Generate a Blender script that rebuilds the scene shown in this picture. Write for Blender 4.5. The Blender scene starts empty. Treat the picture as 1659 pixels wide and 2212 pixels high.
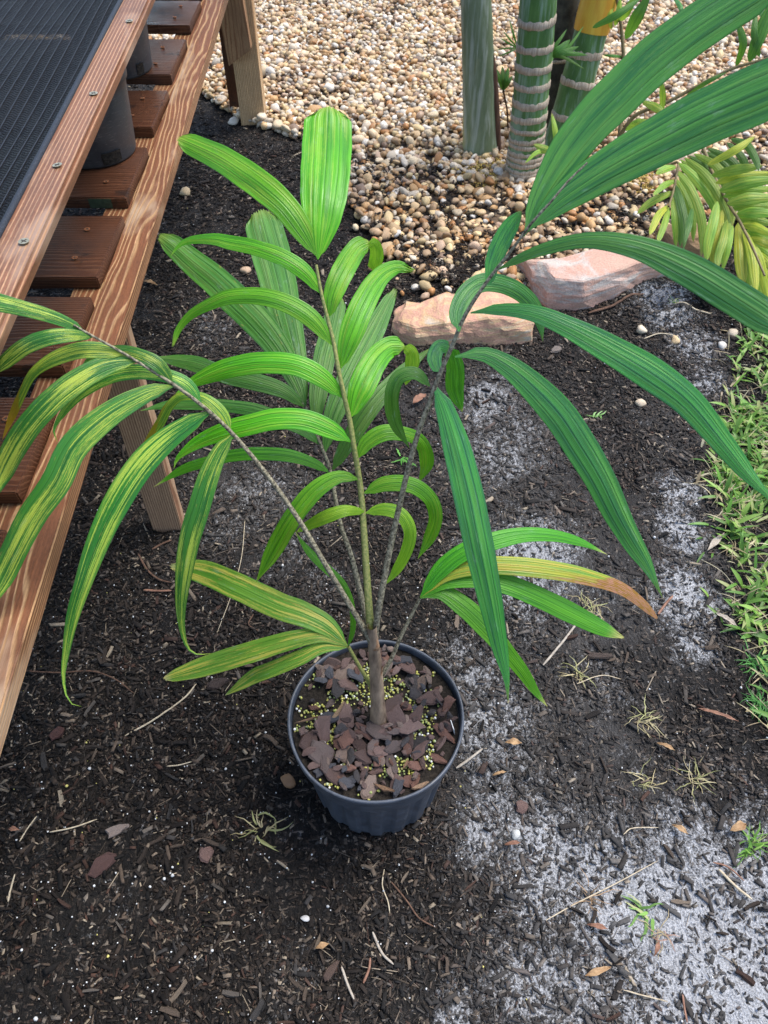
import bpy, bmesh, math, random
import numpy as np
from mathutils import Vector, Matrix

SC = bpy.context.scene
COL = SC.collection
R = math.radians
# ---------------------------------------------------------------- camera
PITCH, FPX, CAMH = 50.0, 1660.0, 1.39          # degrees below the horizon, focal length in 1659x2212 pixels, metres
cam_d = bpy.data.cameras.new('camera'); cam = bpy.data.objects.new('camera', cam_d); COL.objects.link(cam)
cam.location = (0, 0, CAMH); cam.rotation_euler = (R(90-PITCH), 0, 0)
cam_d.sensor_fit = 'VERTICAL'; cam_d.sensor_height = 36.0; cam_d.sensor_width = 27.0
cam_d.lens = 36.0*FPX/2212.0
cam_d.clip_start = 0.02; cam_d.clip_end = 500
cam_d.dof.use_dof = True; cam_d.dof.focus_distance = 1.15; cam_d.dof.aperture_fstop = cam_d.lens/1.9
SC.camera = cam
# ---------------------------------------------------------------- light
SUN_EL, SUN_AZ = 64.0, 62.0                   # azimuth from +Y towards +X
w = bpy.data.worlds.new('World'); SC.world = w; w.use_nodes = True
nt = w.node_tree; nt.nodes.clear()
sky = nt.nodes.new('ShaderNodeTexSky'); sky.sky_type = 'NISHITA'; sky.sun_disc = False
sky.sun_elevation = R(SUN_EL); sky.sun_rotation = R(SUN_AZ)
sky.air_density = 1.0; sky.dust_density = 1.8; sky.ozone_density = 1.0
bg = nt.nodes.new('ShaderNodeBackground'); bg.inputs[1].default_value = 0.15
wo = nt.nodes.new('ShaderNodeOutputWorld')
nt.links.new(sky.outputs[0], bg.inputs[0]); nt.links.new(bg.outputs[0], wo.inputs[0])
sd = bpy.data.lights.new('sun', 'SUN'); sd.energy = 2.0; sd.angle = R(30); sd.color = (1.0, 0.965, 0.90)
so = bpy.data.objects.new('sun', sd); COL.objects.link(so)
sdir = Vector((math.sin(R(SUN_AZ))*math.cos(R(SUN_EL)), math.cos(R(SUN_AZ))*math.cos(R(SUN_EL)), math.sin(R(SUN_EL))))
so.rotation_euler = (-sdir).to_track_quat('-Z', 'Y').to_euler(); so.location = sdir*8
SC.view_settings.view_transform = 'Standard'; SC.view_settings.look = 'None'
SC.view_settings.gamma = 1.0; SC.view_settings.use_curve_mapping = False
SC.view_settings.exposure = 1.25
SC.cycles.max_bounces = 8; SC.cycles.transparent_max_bounces = 8

# ---------------------------------------------------------------- helpers
random.seed(7); RNG = np.random.default_rng(11)
CP, SP = math.cos(R(PITCH)), math.sin(R(PITCH))
def ray(x, y):
    a, b = (x-829.5)/FPX, (y-1106)/FPX
    return Vector((a, CP-b*SP, -SP-b*CP))
def pd(x, y, d): return Vector((0, 0, CAMH)) + ray(x, y)*d
def pz(x, y, z=0.0):
    r = ray(x, y); return Vector((0, 0, CAMH)) + r*((z-CAMH)/r.z)
def fr(x0, y0, s):                              # zoom frame -> 1659-wide pixels
    return lambda x, y: ((x0+x/s)/1.8228, (y0+y/s)/1.8228)
Z1 = fr(300, 0, 2.0737); Z2 = fr(0, 700, 2.37); Z3 = fr(0, 1300, 2.0737); ZA = fr(0, 0, 1.508)
ZB = fr(900, 0, 1.508); ZC = fr(1900, 0, 1.476); ZD = fr(0, 900, 1.659); ZE = fr(900, 900, 1.508)
ZF = fr(1900, 900, 1.476); ZG = fr(0, 1900, 1.508); ZH = fr(1000, 2300, 1.659); ZI = fr(1900, 1900, 1.476)
ZQ = fr(2300, 500, 1.3149); ZL = fr(0, 2900, 1.508); ZM = fr(1000, 2900, 1.508); ZN = fr(1900, 2900, 1.476)
def IDN(x, y): return (x, y)

def tag(o, label=None, cat=None, group=None, kind=None):
    if label: o['label'] = label
    if cat: o['category'] = cat
    if group: o['group'] = group
    if kind: o['kind'] = kind
    return o
def link(name, me, mat=None, parent=None, loc=None):
    o = bpy.data.objects.new(name, me); COL.objects.link(o)
    if mat is not None and me is not None and not me.materials: me.materials.append(mat)
    if parent is not None: o.parent = parent
    if loc is not None: o.location = loc
    return o
def empty(name, loc=(0, 0, 0)):
    o = bpy.data.objects.new(name, None); COL.objects.link(o); o.location = loc; o.empty_display_size = 0.05; return o
def bm_mesh(name, bm, smooth=False):
    me = bpy.data.meshes.new(name); bm.normal_update(); bm.to_mesh(me); bm.free()
    if smooth: me.polygons.foreach_set('use_smooth', [True]*len(me.polygons))
    return me
def np_mesh(name, verts, faces, smooth=False, cols=None, uvs=None):
    """verts (n,3); faces (m,k) with constant k; cols (n,3) per point; uvs (n,2) per point"""
    me = bpy.data.meshes.new(name); n, (m, k) = len(verts), faces.shape
    me.vertices.add(n); me.vertices.foreach_set('co', np.ascontiguousarray(verts, np.float32).ravel())
    me.loops.add(m*k); me.loops.foreach_set('vertex_index', np.ascontiguousarray(faces, np.int32).ravel())
    me.polygons.add(m); me.polygons.foreach_set('loop_start', np.arange(0, m*k, k, dtype=np.int32))
    me.polygons.foreach_set('loop_total', np.full(m, k, np.int32))
    me.update(calc_edges=True)
    if smooth: me.polygons.foreach_set('use_smooth', np.ones(m, bool))
    if cols is not None:
        ca = me.color_attributes.new('Col', 'FLOAT_COLOR', 'POINT')
        ca.data.foreach_set('color', np.concatenate([cols, np.ones((n, 1))], 1).astype(np.float32).ravel())
    if uvs is not None:
        ul = me.uv_layers.new(name='UVMap'); ul.data.foreach_set('uv', uvs[faces.ravel()].astype(np.float32).ravel())
    me.update(); return me
_perm = np.random.default_rng(3).random((256, 256))
def vnoise(x, y, f):
    x = np.asarray(x, float)*f; y = np.asarray(y, float)*f
    xi, yi = np.floor(x).astype(int), np.floor(y).astype(int); u, v = x-xi, y-yi
    u, v = u*u*(3-2*u), v*v*(3-2*v); g = lambda a, b: _perm[a % 256, b % 256]
    return (g(xi, yi)*(1-u)+g(xi+1, yi)*u)*(1-v)+(g(xi, yi+1)*(1-u)+g(xi+1, yi+1)*u)*v
def fbm(x, y, f, n=4):
    s, a, t = 0, 1.0, 0
    for i in range(n): s = s+a*vnoise(x+i*7.3, y-i*3.1, f*2**i); t += a; a *= .55
    return s/t
def inpoly(x, y, P):
    x = np.asarray(x, float); y = np.asarray(y, float); c = np.zeros(x.shape, bool); j = len(P)-1
    for i in range(len(P)):
        xi, yi = P[i]; xj, yj = P[j]
        c ^= ((yi > y) != (yj > y)) & (x < (xj-xi)*(y-yi)/(yj-yi+1e-12)+xi); j = i
    return c
def in_view(x, y, z=0.0, m=60):
    """camera frustum test for ground points, with margin in pixels"""
    d = y*CP+(CAMH-z)*SP; px = 829.5+FPX*x/d; py = 1106+FPX*((CAMH-z)*CP-y*SP)/d
    return (px > -m) & (px < 1659+m) & (py > -m) & (py < 2212+m) & (d > 0), px, py

# ---------------------------------------------------------------- node helpers
class NT:
    def __init__(s, name):
        s.m = bpy.data.materials.new(name); s.m.use_nodes = True; s.t = s.m.node_tree; s.t.nodes.clear()
        s.out = s.n('ShaderNodeOutputMaterial')
    def n(s, ty, **kw):
        q = s.t.nodes.new(ty)
        for k, v in kw.items(): setattr(q, k, v)
        return q
    def l(s, a, b): s.t.links.new(a, b)
    def set(s, node, sock, v):
        if hasattr(v, 'links') or isinstance(v, bpy.types.NodeSocket): s.l(v, node.inputs[sock])
        else: node.inputs[sock].default_value = v
    def noise(s, vec, scale, detail=4, rough=.55, dist=0.0):
        q = s.n('ShaderNodeTexNoise'); s.set(q, 'Vector', vec); q.inputs['Scale'].default_value = scale
        q.inputs['Detail'].default_value = detail; q.inputs['Roughness'].default_value = rough; q.inputs['Distortion'].default_value = dist
        return q.outputs['Fac']
    def math(s, op, a, b=0.0, c=0.0, clamp=False):
        q = s.n('ShaderNodeMath', operation=op); q.use_clamp = clamp
        s.set(q, 0, a); s.set(q, 1, b); s.set(q, 2, c); return q.outputs[0]
    def ramp(s, fac, stops, interp='LINEAR'):
        q = s.n('ShaderNodeValToRGB'); s.l(fac, q.inputs[0]); e = q.color_ramp.elements; q.color_ramp.interpolation = interp
        while len(e) < len(stops): e.new(0.5)
        for el, (p, c) in zip(e, stops):
            el.position = p; el.color = (*c, 1) if len(c) == 3 else c
        return q.outputs[0]
    def ss(s, x, a, b):
        q = s.n('ShaderNodeMapRange', interpolation_type='SMOOTHSTEP'); s.set(q, 0, x)
        q.inputs[1].default_value = a; q.inputs[2].default_value = b; return q.outputs[0]
    def mix(s, fac, a, b, blend='MIX'):
        q = s.n('ShaderNodeMix', data_type='RGBA', blend_type=blend); s.set(q, 0, fac)
        for i, v in ((6, a), (7, b)):
            if isinstance(v, bpy.types.NodeSocket): s.l(v, q.inputs[i])
            else: q.inputs[i].default_value = (*v, 1) if len(v) == 3 else v
        return q.outputs[2]
    def scale(s, vec, sc):
        q = s.n('ShaderNodeMapping'); s.l(vec, q.inputs[0]); q.inputs['Scale'].default_value = sc; return q.outputs[0]
    def coord(s, which='Object'): return s.n('ShaderNodeTexCoord').outputs[which]
    def bump(s, h, strength=.5, dist=.002):
        q = s.n('ShaderNodeBump'); q.inputs['Strength'].default_value = strength; q.inputs['Distance'].default_value = dist; s.l(h, q.inputs['Height']); return q.outputs[0]
    def bsdf(s, col, rough=.6, normal=None, spec=.5, **kw):
        q = s.n('ShaderNodeBsdfPrincipled'); s.set(q, 'Base Color', col if not isinstance(col, tuple) else (*col, 1)[:4])
        s.set(q, 'Roughness', rough); s.set(q, 'Specular IOR Level', spec)
        if normal is not None: s.l(normal, q.inputs['Normal'])
        for k, v in kw.items(): s.set(q, k, v)
        return q.outputs[0]
    def done(s, sh): s.l(sh, s.out.inputs[0]); return s.m
    def objoff(s, vec):                        # shift the pattern per object
        oi = s.n('ShaderNodeObjectInfo'); q = s.n('ShaderNodeVectorMath', operation='MULTIPLY_ADD')
        s.l(oi.outputs['Random'], q.inputs[0]); q.inputs[1].default_value = (13.7, 7.1, 5.3); s.l(vec, q.inputs[2]); return q.outputs[0]

# ---------------------------------------------------------------- materials
def mat_soil():
    k = NT('soil'); p = k.coord('Object')
    at = k.n('ShaderNodeAttribute', attribute_name='Col'); sp = k.n('ShaderNodeSeparateColor'); k.l(at.outputs['Color'], sp.inputs[0])
    n1 = k.noise(p, 14, 5, .6); n2 = k.noise(p, 75, 5, .7); n3 = k.noise(p, 300, 4, .75); n4 = k.noise(p, 700, 3, .7)
    def vor(sc, st):
        q = k.n('ShaderNodeTexVoronoi'); q.inputs['Scale'].default_value = sc; q.inputs['Randomness'].default_value = 1.0
        nv = k.n('ShaderNodeMixRGB'); nv.inputs[0].default_value = .02
        k.l(k.scale(p, st), q.inputs['Vector']); sx = k.n('ShaderNodeSeparateColor'); k.l(q.outputs['Color'], sx.inputs[0]); return sx.outputs[0], q.outputs['Distance']
    va, da = vor(210, (1, .45, .6)); vb, db = vor(260, (.4, 1, .6))
    dark = k.ramp(va, [(.0, (.0035, .003, .0026)), (.45, (.0072, .006, .0053)), (.8, (.014, .0112, .0092)), (.93, (.036, .029, .023)), (.975, (.14, .11, .085)), (1.0, (.26, .22, .18))])
    dk2 = k.ramp(vb, [(.0, (.003, .0026, .0024)), (.5, (.0082, .0068, .0058)), (.85, (.017, .0135, .011)), (.96, (.075, .055, .042)), (1.0, (.2, .17, .14))])
    dark = k.mix(k.ss(n2, .42, .58), dark, dk2)
    dust = k.ramp(n3, [(.28, (.026, .0245, .0235)), (.5, (.068, .064, .061)), (.72, (.155, .148, .142))])
    df = k.math('ADD', k.math('MULTIPLY', sp.outputs[1], .9), k.math('SUBTRACT', k.math('ADD', k.math('MULTIPLY', k.noise(p, 9, 6, .7), .9), k.math('MULTIPLY', va, -.15)), .62))
    dark = k.mix(k.math('MULTIPLY', k.ss(df, .05, .75), .85), dark, dust)
    grain = k.ramp(n3, [(.32, (.11, .108, .108)), (.44, (.26, .262, .268)), (.56, (.42, .425, .438)), (.74, (.58, .585, .60))])
    sf = k.math('ADD', k.math('ADD', k.math('MULTIPLY', n2, .8), k.math('MULTIPLY', n3, .6)), k.math('ADD', k.math('MULTIPLY', n1, .7), k.math('MULTIPLY', va, -.22)))
    sf = k.math('ADD', k.math('MULTIPLY', k.math('SUBTRACT', sf, .92), 1.9), k.math('SUBTRACT', k.math('MULTIPLY', sp.outputs[0], 1.55), .56))
    sf = k.ss(sf, -.25, .75)
    c = k.mix(sf, dark, grain)
    c = k.mix(k.math('MULTIPLY', k.ss(n4, .64, .74), .4), c, (.22, .20, .18))
    h = k.math('ADD', k.math('MULTIPLY', n2, 1.0), k.math('ADD', k.math('MULTIPLY', n3, .5), k.math('SUBTRACT', k.math('MULTIPLY', va, .5), k.math('MULTIPLY', da, .6))))
    return k.done(k.bsdf(c, .85, k.bump(h, 1.0, .006), .25))
def mat_col(name, rough=.75, spec=.3, obj=False, bump=.5, nscale=160, dist=.0015, var=.35, stretch=None):
    """colour from the Col attribute (joined pieces) or the object's own colour (single pieces), with grain"""
    k = NT(name); p = k.coord('Object')
    c = k.n('ShaderNodeObjectInfo').outputs['Color'] if obj else k.n('ShaderNodeAttribute', attribute_name='Col').outputs['Color']
    if stretch: p = k.scale(p, stretch)
    if obj: p = k.objoff(p)
    n = k.noise(p, nscale, 4, .65)
    c = k.mix(1.0, c, k.ramp(n, [(.25, (1-var,)*3), (.75, (1+var,)*3)]), 'MULTIPLY')
    return k.done(k.bsdf(c, rough, k.bump(n, bump, dist), spec))
def mat_pebble(name, obj):
    k = NT(name); p = k.coord('Object')
    c = k.n('ShaderNodeObjectInfo').outputs['Color'] if obj else k.n('ShaderNodeAttribute', attribute_name='Col').outputs['Color']
    if obj: p = k.objoff(p)
    n = k.noise(p, 90, 4, .6); n2 = k.noise(p, 320, 3, .6)
    c = k.mix(1.0, c, k.ramp(n, [(.3, (.62, .56, .5)), (.5, (1, 1, 1)), (.72, (1.2, 1.16, 1.1))]), 'MULTIPLY')
    c = k.mix(k.math('MULTIPLY', k.ss(n2, .6, .72), .45), c, (.30, .17, .08))
    return k.done(k.bsdf(c, .55, k.bump(n2, .35, .002), .4))
def mat_wood(name, early, late, dark, ringf=130.0, rough=.6, spec=.35, pale=None, palescale=3.0, off=(.03, .055), wet=None, cat=.035, stain=0.0):
    """sawn softwood: rings about a pith that runs along local X, so flat faces show cathedrals and edges show lines"""
    k = NT(name); p0 = k.coord('Object'); oi = k.n('ShaderNodeObjectInfo'); p = k.objoff(p0)
    sx = k.n('ShaderNodeSeparateXYZ'); k.l(p0, sx.inputs[0])
    nl = k.noise(k.scale(p, (1.1, 6, 6)), 1.6, 3, .5)
    nf = k.noise(k.scale(p, (3, 60, 60)), 1.0, 3, .6)
    yy = k.math('ADD', sx.outputs[1], k.math('ADD', off[0], k.math('MULTIPLY', nl, cat*1.2)))
    zz = k.math('ADD', sx.outputs[2], k.math('ADD', off[1], k.math('MULTIPLY', nl, cat*2.4)))
    rr = k.math('SQRT', k.math('ADD', k.math('POWER', yy, 2.0), k.math('POWER', zz, 2.0)))
    ph = k.math('MULTIPLY', k.math('ADD', rr, k.math('MULTIPLY', nf, .0012)), ringf)
    fx = k.math('FRACT', ph)
    lw = k.math('MULTIPLY', k.ss(fx, .48, .74), k.math('SUBTRACT', 1.0, k.ss(fx, .84, .97)))
    c = k.mix(lw, early, late)
    fib = k.noise(k.scale(p, (10, 330, 330)), 1.0, 5, .75); grit = k.noise(k.scale(p, (120, 420, 420)), 1.0, 3, .7)
    c = k.mix(1.0, c, k.ramp(fib, [(.25, (.60,)*3), (.75, (1.35,)*3)]), 'MULTIPLY'); c = k.mix(1.0, c, k.ramp(grit, [(.3, (.75,)*3), (.7, (1.2,)*3)]), 'MULTIPLY')
    blo = k.noise(p, 5.0, 4, .6)
    c = k.mix(k.math('MULTIPLY', k.ss(blo, .45, .72), .55), c, dark)
    if pale:
        pn = k.noise(k.scale(p, (1, 3, 3)), palescale, 4, .6)
        c = k.mix(k.math('MULTIPLY', k.ss(pn, .52, .66), .75), c, k.mix(lw, pale, late))
    if stain:
        st = k.noise(p, 16, 5, .7)
        c = k.mix(k.math('MULTIPLY', k.ss(st, .56, .66), stain), c, (.012, .009, .008))
    ru = rough
    if wet is not None: ru = k.ramp(blo, [(.35, (wet,)*3), (.7, (rough,)*3)])
    h = k.math('ADD', k.math('MULTIPLY', lw, -.6), fib)
    return k.done(k.bsdf(c, ru, k.bump(h, .45, .0012), spec))
def mat_leaf(name, base, bright, blade_dark, stripe=None, stripe_amt=0.0, rough=.38, trans=.28, tip=None, tip_at=.88, brown=None, brown_amt=0.0, spots=.25, nstripe=5.0, dusty=.15):  # dusty sets how much pale sky sheen is painted in
    """u across the blade, v along it: pleats, fine veins, yellow streaks, browning"""
    k = NT(name); uv = k.n('ShaderNodeUVMap', uv_map='UVMap').outputs[0]; su = k.n('ShaderNodeSeparateXYZ'); k.l(uv, su.inputs[0])
    u, v = su.outputs[0], su.outputs[1]
    q = k.objoff(uv)
    n1 = k.noise(k.scale(q, (6, 3.0, 1)), 1.0, 3, .5); n2 = k.noise(k.scale(q, (55, 1.6, 1)), 1.0, 3, .6); n3 = k.noise(k.scale(q, (10, 40, 1)), 1.0, 4, .6)
    vein = k.math('ABSOLUTE', k.math('SINE', k.math('MULTIPLY', k.math('ADD', u, k.math('MULTIPLY', n1, .015)), math.pi*24)))
    big = k.math('ABSOLUTE', k.math('SINE', k.math('MULTIPLY', k.math('ADD', u, 0.0), math.pi*4)))
    c = k.mix(k.ss(k.math('ADD', k.math('MULTIPLY', n1, .6), k.math('MULTIPLY', k.noise(k.scale(q, (14, 1.2, 1)), 1.0, 3, .55), .5)), .38, .68), base, bright)
    c = k.mix(k.math('MULTIPLY', k.ss(n2, .45, .75), .20), c, blade_dark)
    c = k.mix(k.math('MULTIPLY', k.math('SUBTRACT', 1.0, k.ss(vein, .0, .5)), .06), c, blade_dark)
    c = k.mix(k.math('MULTIPLY', k.math('SUBTRACT', 1.0, k.ss(big, .0, .20)), .70), c, blade_dark)
    if stripe:
        st1 = k.noise(k.scale(q, (nstripe*4.5, 1.3, 1)), 1.0, 3, .6); st2 = k.noise(k.scale(q, (2.2, 3.2, 1)), 1.0, 3, .55); st3 = k.noise(k.scale(q, (70, 60, 1)), 1.0, 3, .7)
        edge = k.math('SUBTRACT', 1.0, k.ss(k.math('ABSOLUTE', k.math('SUBTRACT', u, .5)), .36, .48))
        m_ = k.math('ADD', k.math('MULTIPLY', st1, 1.0), k.math('ADD', k.math('MULTIPLY', st2, .75), k.math('MULTIPLY', st3, .35)))
        sm = k.math('MULTIPLY', k.ss(m_, 1.03, 1.17), k.math('MULTIPLY', k.math('ADD', k.math('MULTIPLY', edge, .75), .25), k.ss(vein, .05, .55)))
        c = k.mix(k.math('MULTIPLY', sm, stripe_amt), c, stripe)
    if brown:
        bn = k.noise(k.scale(q, (4, 5, 1)), 1.0, 4, .6)
        bm = k.math('ADD', k.math('ADD', k.math('MULTIPLY', v, brown_amt*.6), k.math('MULTIPLY', u, .45)), k.math('ADD', k.math('MULTIPLY', bn, .6), k.math('MULTIPLY', k.ss(v, .70, .84), .5)))
        c = k.mix(k.ss(bm, .95, 1.10), c, k.mix(k.ss(n3, .4, .6), brown, (.30, .17, .02)))
    if tip:
        c = k.mix(k.ss(k.math('ADD', v, k.math('MULTIPLY', n2, .05)), tip_at, tip_at+.10), c, tip)
    sp = k.noise(k.scale(q, (9, 26, 1)), 1.0, 2, .5)
    c = k.mix(k.math('MULTIPLY', k.ss(sp, .70, .74), spots), c, (.36, .26, .06))
    oi_ = k.n('ShaderNodeObjectInfo'); hv = k.n('ShaderNodeHueSaturation'); k.l(c, hv.inputs['Color']); k.l(k.math('ADD', .80, k.math('MULTIPLY', oi_.outputs['Random'], .36)), hv.inputs['Value']); hv.inputs['Saturation'].default_value = 1.02; k.l(k.math('ADD', .488, k.math('MULTIPLY', oi_.outputs['Random'], .024)), hv.inputs['Hue']); c = hv.outputs[0]
    ds = k.noise(k.scale(q, (5, 9, 1)), 1.0, 5, .7)
    c = k.mix(k.math('MULTIPLY', k.ss(ds, .58, .72), dusty), c, (.42, .52, .48))  # teal-grey sky sheen painted into the leaf colour as pale blotches
    h = k.math('ADD', k.math('MULTIPLY', vein, .14), k.math('ADD', k.math('MULTIPLY', k.math('MINIMUM', big, .5), 2.0), k.math('MULTIPLY', n2, .35)))
    nm = k.bump(h, .45, .0018)
    a = k.bsdf(c, k.ramp(n3, [(.3, (rough-.08,)*3), (.7, (rough+.10,)*3)]), nm, .36)
    tb = k.n('ShaderNodeBsdfTranslucent'); k.l(k.mix(.35, c, (.25, .55, .03)), tb.inputs[0]); k.l(nm, tb.inputs['Normal'])
    mx = k.n('ShaderNodeMixShader'); mx.inputs[0].default_value = trans; k.l(a, mx.inputs[1]); k.l(tb.outputs[0], mx.inputs[2])
    return k.done(mx.outputs[0])
def mat_plain(name, c1, c2, scale=30, rough=.6, spec=.4, bump=.4, dist=.002, stretch=None, detail=5, metal=0.0, coord='Object'):
    k = NT(name); p = k.coord(coord)
    if stretch: p = k.scale(p, stretch)
    n = k.noise(k.objoff(p), scale, detail, .62)
    return k.done(k.bsdf(k.ramp(n, [(.3, c1), (.7, c2)]), rough, k.bump(n, bump, dist), spec, Metallic=metal))

M = {}
M['soil'] = mat_soil()
M['chips'] = mat_col('mulch_pieces', .85, .22, False, .6, 220, .001, .4)
M['chip'] = mat_col('single_chip', .8, .25, True, .8, 60, .0015, .45, (1, 5, 5))
M['bark'] = mat_col('bark', .75, .28, True, .9, 55, .003, .55, (1, 2.2, 4))
M['pebbles'] = mat_pebble('pebbles', False); M['pebble'] = mat_pebble('single_pebble', True)
M['rail'] = mat_wood('brown_stained_wood', (.165, .062, .026), (.38, .225, .11), (.085, .036, .019), 190, .5, .4, pale=(.40, .29, .195), off=(.045, .085), cat=.017)
M['toprail'] = mat_wood('orange_brown_wood', (.175, .072, .034), (.35, .195, .10), (.095, .046, .030), 165, .55, .35, pale=(.30, .20, .14), off=(.16, .02), cat=.009)
M['slat'] = mat_wood('dark_wet_wood', (.072, .026, .012), (.12, .050, .024), (.030, .013, .008), 170, .55, .45, off=(.10, .04), wet=.25, stain=.7, cat=.02)  # wet slats; its dark tone also paints the far inner leg's shade
M['post'] = mat_wood('pale_post_wood', (.52, .36, .20), (.34, .18, .075), (.33, .20, .11), 150, .7, .25, off=(.12, .03), cat=.012)
M['brace'] = mat_wood('tan_brace_wood', (.34, .20, .10), (.22, .10, .045), (.20, .11, .06), 110, .6, .3, off=(.03, .06), cat=.03)
M['leg'] = mat_wood('striped_leg_wood', (.40, .25, .15), (.20, .095, .05), (.27, .16, .10), 190, .7, .25, off=(.20, .02), cat=.008)
M['screw'] = mat_plain('screw_metal', (.28, .25, .16), (.42, .38, .26), 200, .4, .5, .2, .0005, metal=.7)
M['rust'] = mat_plain('rusty_screw', (.20, .07, .025), (.38, .16, .07), 300, .6, .4, .4, .001, metal=.3)
M['hole'] = mat_plain('screw_slot', (.02, .018, .015), (.05, .04, .03), 200, .8)

def mat_pot(name, c1, c2):
    k = NT(name); p = k.coord('Object'); n = k.noise(p, 40, 5, .7); n2 = k.noise(k.scale(p, (1, 1, 6)), 60, 4, .75)
    c = k.ramp(n, [(.3, c1), (.75, c2)])
    c = k.mix(k.math('MULTIPLY', k.ss(n2, .54, .72), .6), c, (.14, .135, .125))
    return k.done(k.bsdf(c, k.ramp(n, [(.3, (.34,)*3), (.7, (.52,)*3)]), k.bump(n2, .25, .001), .5))
M['pot'] = mat_pot('black_plastic', (.036, .043, .056), (.080, .091, .115))
M['pot2'] = mat_pot('dusty_black_plastic', (.022, .025, .030), (.045, .048, .052))

GRE = dict(
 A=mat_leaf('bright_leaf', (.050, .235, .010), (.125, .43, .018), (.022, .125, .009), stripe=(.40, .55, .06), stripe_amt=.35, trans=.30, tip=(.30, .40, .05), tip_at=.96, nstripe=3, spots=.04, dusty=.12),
 B=mat_leaf('darker_leaf', (.032, .120, .014), (.075, .215, .028), (.013, .055, .008), stripe=(.20, .30, .08), stripe_amt=.4, rough=.45, trans=.22, tip=(.18, .24, .04), tip_at=.96, spots=.3, dusty=.25),  # darker green, rougher and more spotted than the middle frond
 C=mat_leaf('blue_green_leaf', (.024, .140, .046), (.080, .29, .052), (.008, .060, .028), stripe=(.16, .36, .07), stripe_amt=.45, rough=.36, trans=.22, tip=(.20, .22, .05), tip_at=.95, nstripe=2.5, spots=.06, dusty=.20),
 D=mat_leaf('streaked_leaf', (.022, .135, .028), (.050, .23, .032), (.009, .070, .018), stripe=(.56, .68, .10), stripe_amt=.95, trans=.28, tip=(.30, .38, .05), tip_at=.95, nstripe=4.5, spots=.35, dusty=.10),
 Db=mat_leaf('browning_leaf', (.05, .17, .025), (.14, .26, .03), (.03, .10, .02), stripe=(.52, .55, .06), stripe_amt=.8, trans=.25, brown=(.34, .20, .015), brown_amt=.75, nstripe=3, spots=.3),
 E=mat_leaf('yellowing_leaf', (.075, .22, .020), (.18, .35, .045), (.045, .14, .016), stripe=(.62, .50, .10), stripe_amt=.85, trans=.28, tip=(.62, .50, .28), tip_at=.97, nstripe=2, spots=.35, dusty=.2),
 F=mat_leaf('low_green_leaf', (.036, .185, .010), (.095, .32, .018), (.016, .090, .008), trans=.28, tip=(.46, .42, .14), tip_at=.94, spots=.06),
 Fb=mat_leaf('scorched_leaf', (.10, .28, .03), (.42, .45, .04), (.05, .17, .02), stripe=(.62, .42, .04), stripe_amt=.6, trans=.2, brown=(.40, .21, .11), brown_amt=.95, nstripe=1.5),
 Y=mat_leaf('underside_leaf', (.17, .38, .022), (.30, .52, .04), (.10, .26, .02), trans=.4, tip=(.40, .45, .08), tip_at=.95),
 Q=mat_leaf('areca_leaf', (.13, .28, .030), (.28, .42, .055), (.06, .16, .02), stripe=(.45, .46, .07), stripe_amt=.55, trans=.3, tip=(.35, .28, .08), tip_at=.93, nstripe=1.5, spots=.15, dusty=.05),
 QY=mat_leaf('yellow_areca_leaf', (.22, .31, .03), (.42, .45, .05), (.13, .22, .02), stripe=(.56, .50, .06), stripe_amt=.7, trans=.3, tip=(.35, .25, .10), tip_at=.93, nstripe=1.5, spots=.15, dusty=.03),
 QD=mat_leaf('dark_areca_leaf', (.035, .125, .018), (.085, .20, .03), (.015, .06, .01), trans=.3, spots=.05, dusty=.05))
M['rachis'] = mat_plain('speckled_rachis', (.028, .022, .012), (.34, .30, .20), 300, .7, .3, .8, .0012, detail=2)
M['rachis_g'] = mat_plain('green_rachis', (.10, .14, .03), (.30, .28, .09), 300, .55, .4, .6, .0008, detail=3)
M['stem'] = mat_plain('brown_sheath', (.11, .072, .048), (.42, .30, .20), 70, .7, .3, .7, .002, stretch=(1, 1, .25))

# ---------------------------------------------------------------- ground sheet
def axis(lo, hi, step, far):
    a = list(np.arange(lo, hi+1e-6, step)); s = step; x = a[0]
    left = []
    while x > -far: s *= 1.5; x -= s; left.append(x)
    s = step; x = a[-1]; right = []
    while x < far: s *= 1.5; x += s; right.append(x)
    return np.array(left[::-1]+a+right)
PIT = [pz(1420, 652), pz(1505, 658)]
def hgt(x, y):
    h = (fbm(x, y, 3.0, 3)-.5)*.030+(fbm(x+5, y+9, 14.0, 3)-.5)*.016+(fbm(x+2, y+1, 55.0, 2)-.5)*.008
    for c, r, d in ((PIT[0], .055, .035), (PIT[1], .045, .04)):
        q = ((x-c.x)**2+(y-c.y)**2)/r**2
        h = h-d*np.exp(-q*1.6)+.02*np.exp(-((np.sqrt(q)-1.6)**2)*2.0)
    q = (x+.013)**2+(y-.54)**2
    return h*(1-np.exp(-q/.03))*np.where((np.abs(x) < 9) & (np.abs(y) < 12), 1, 0)
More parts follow.
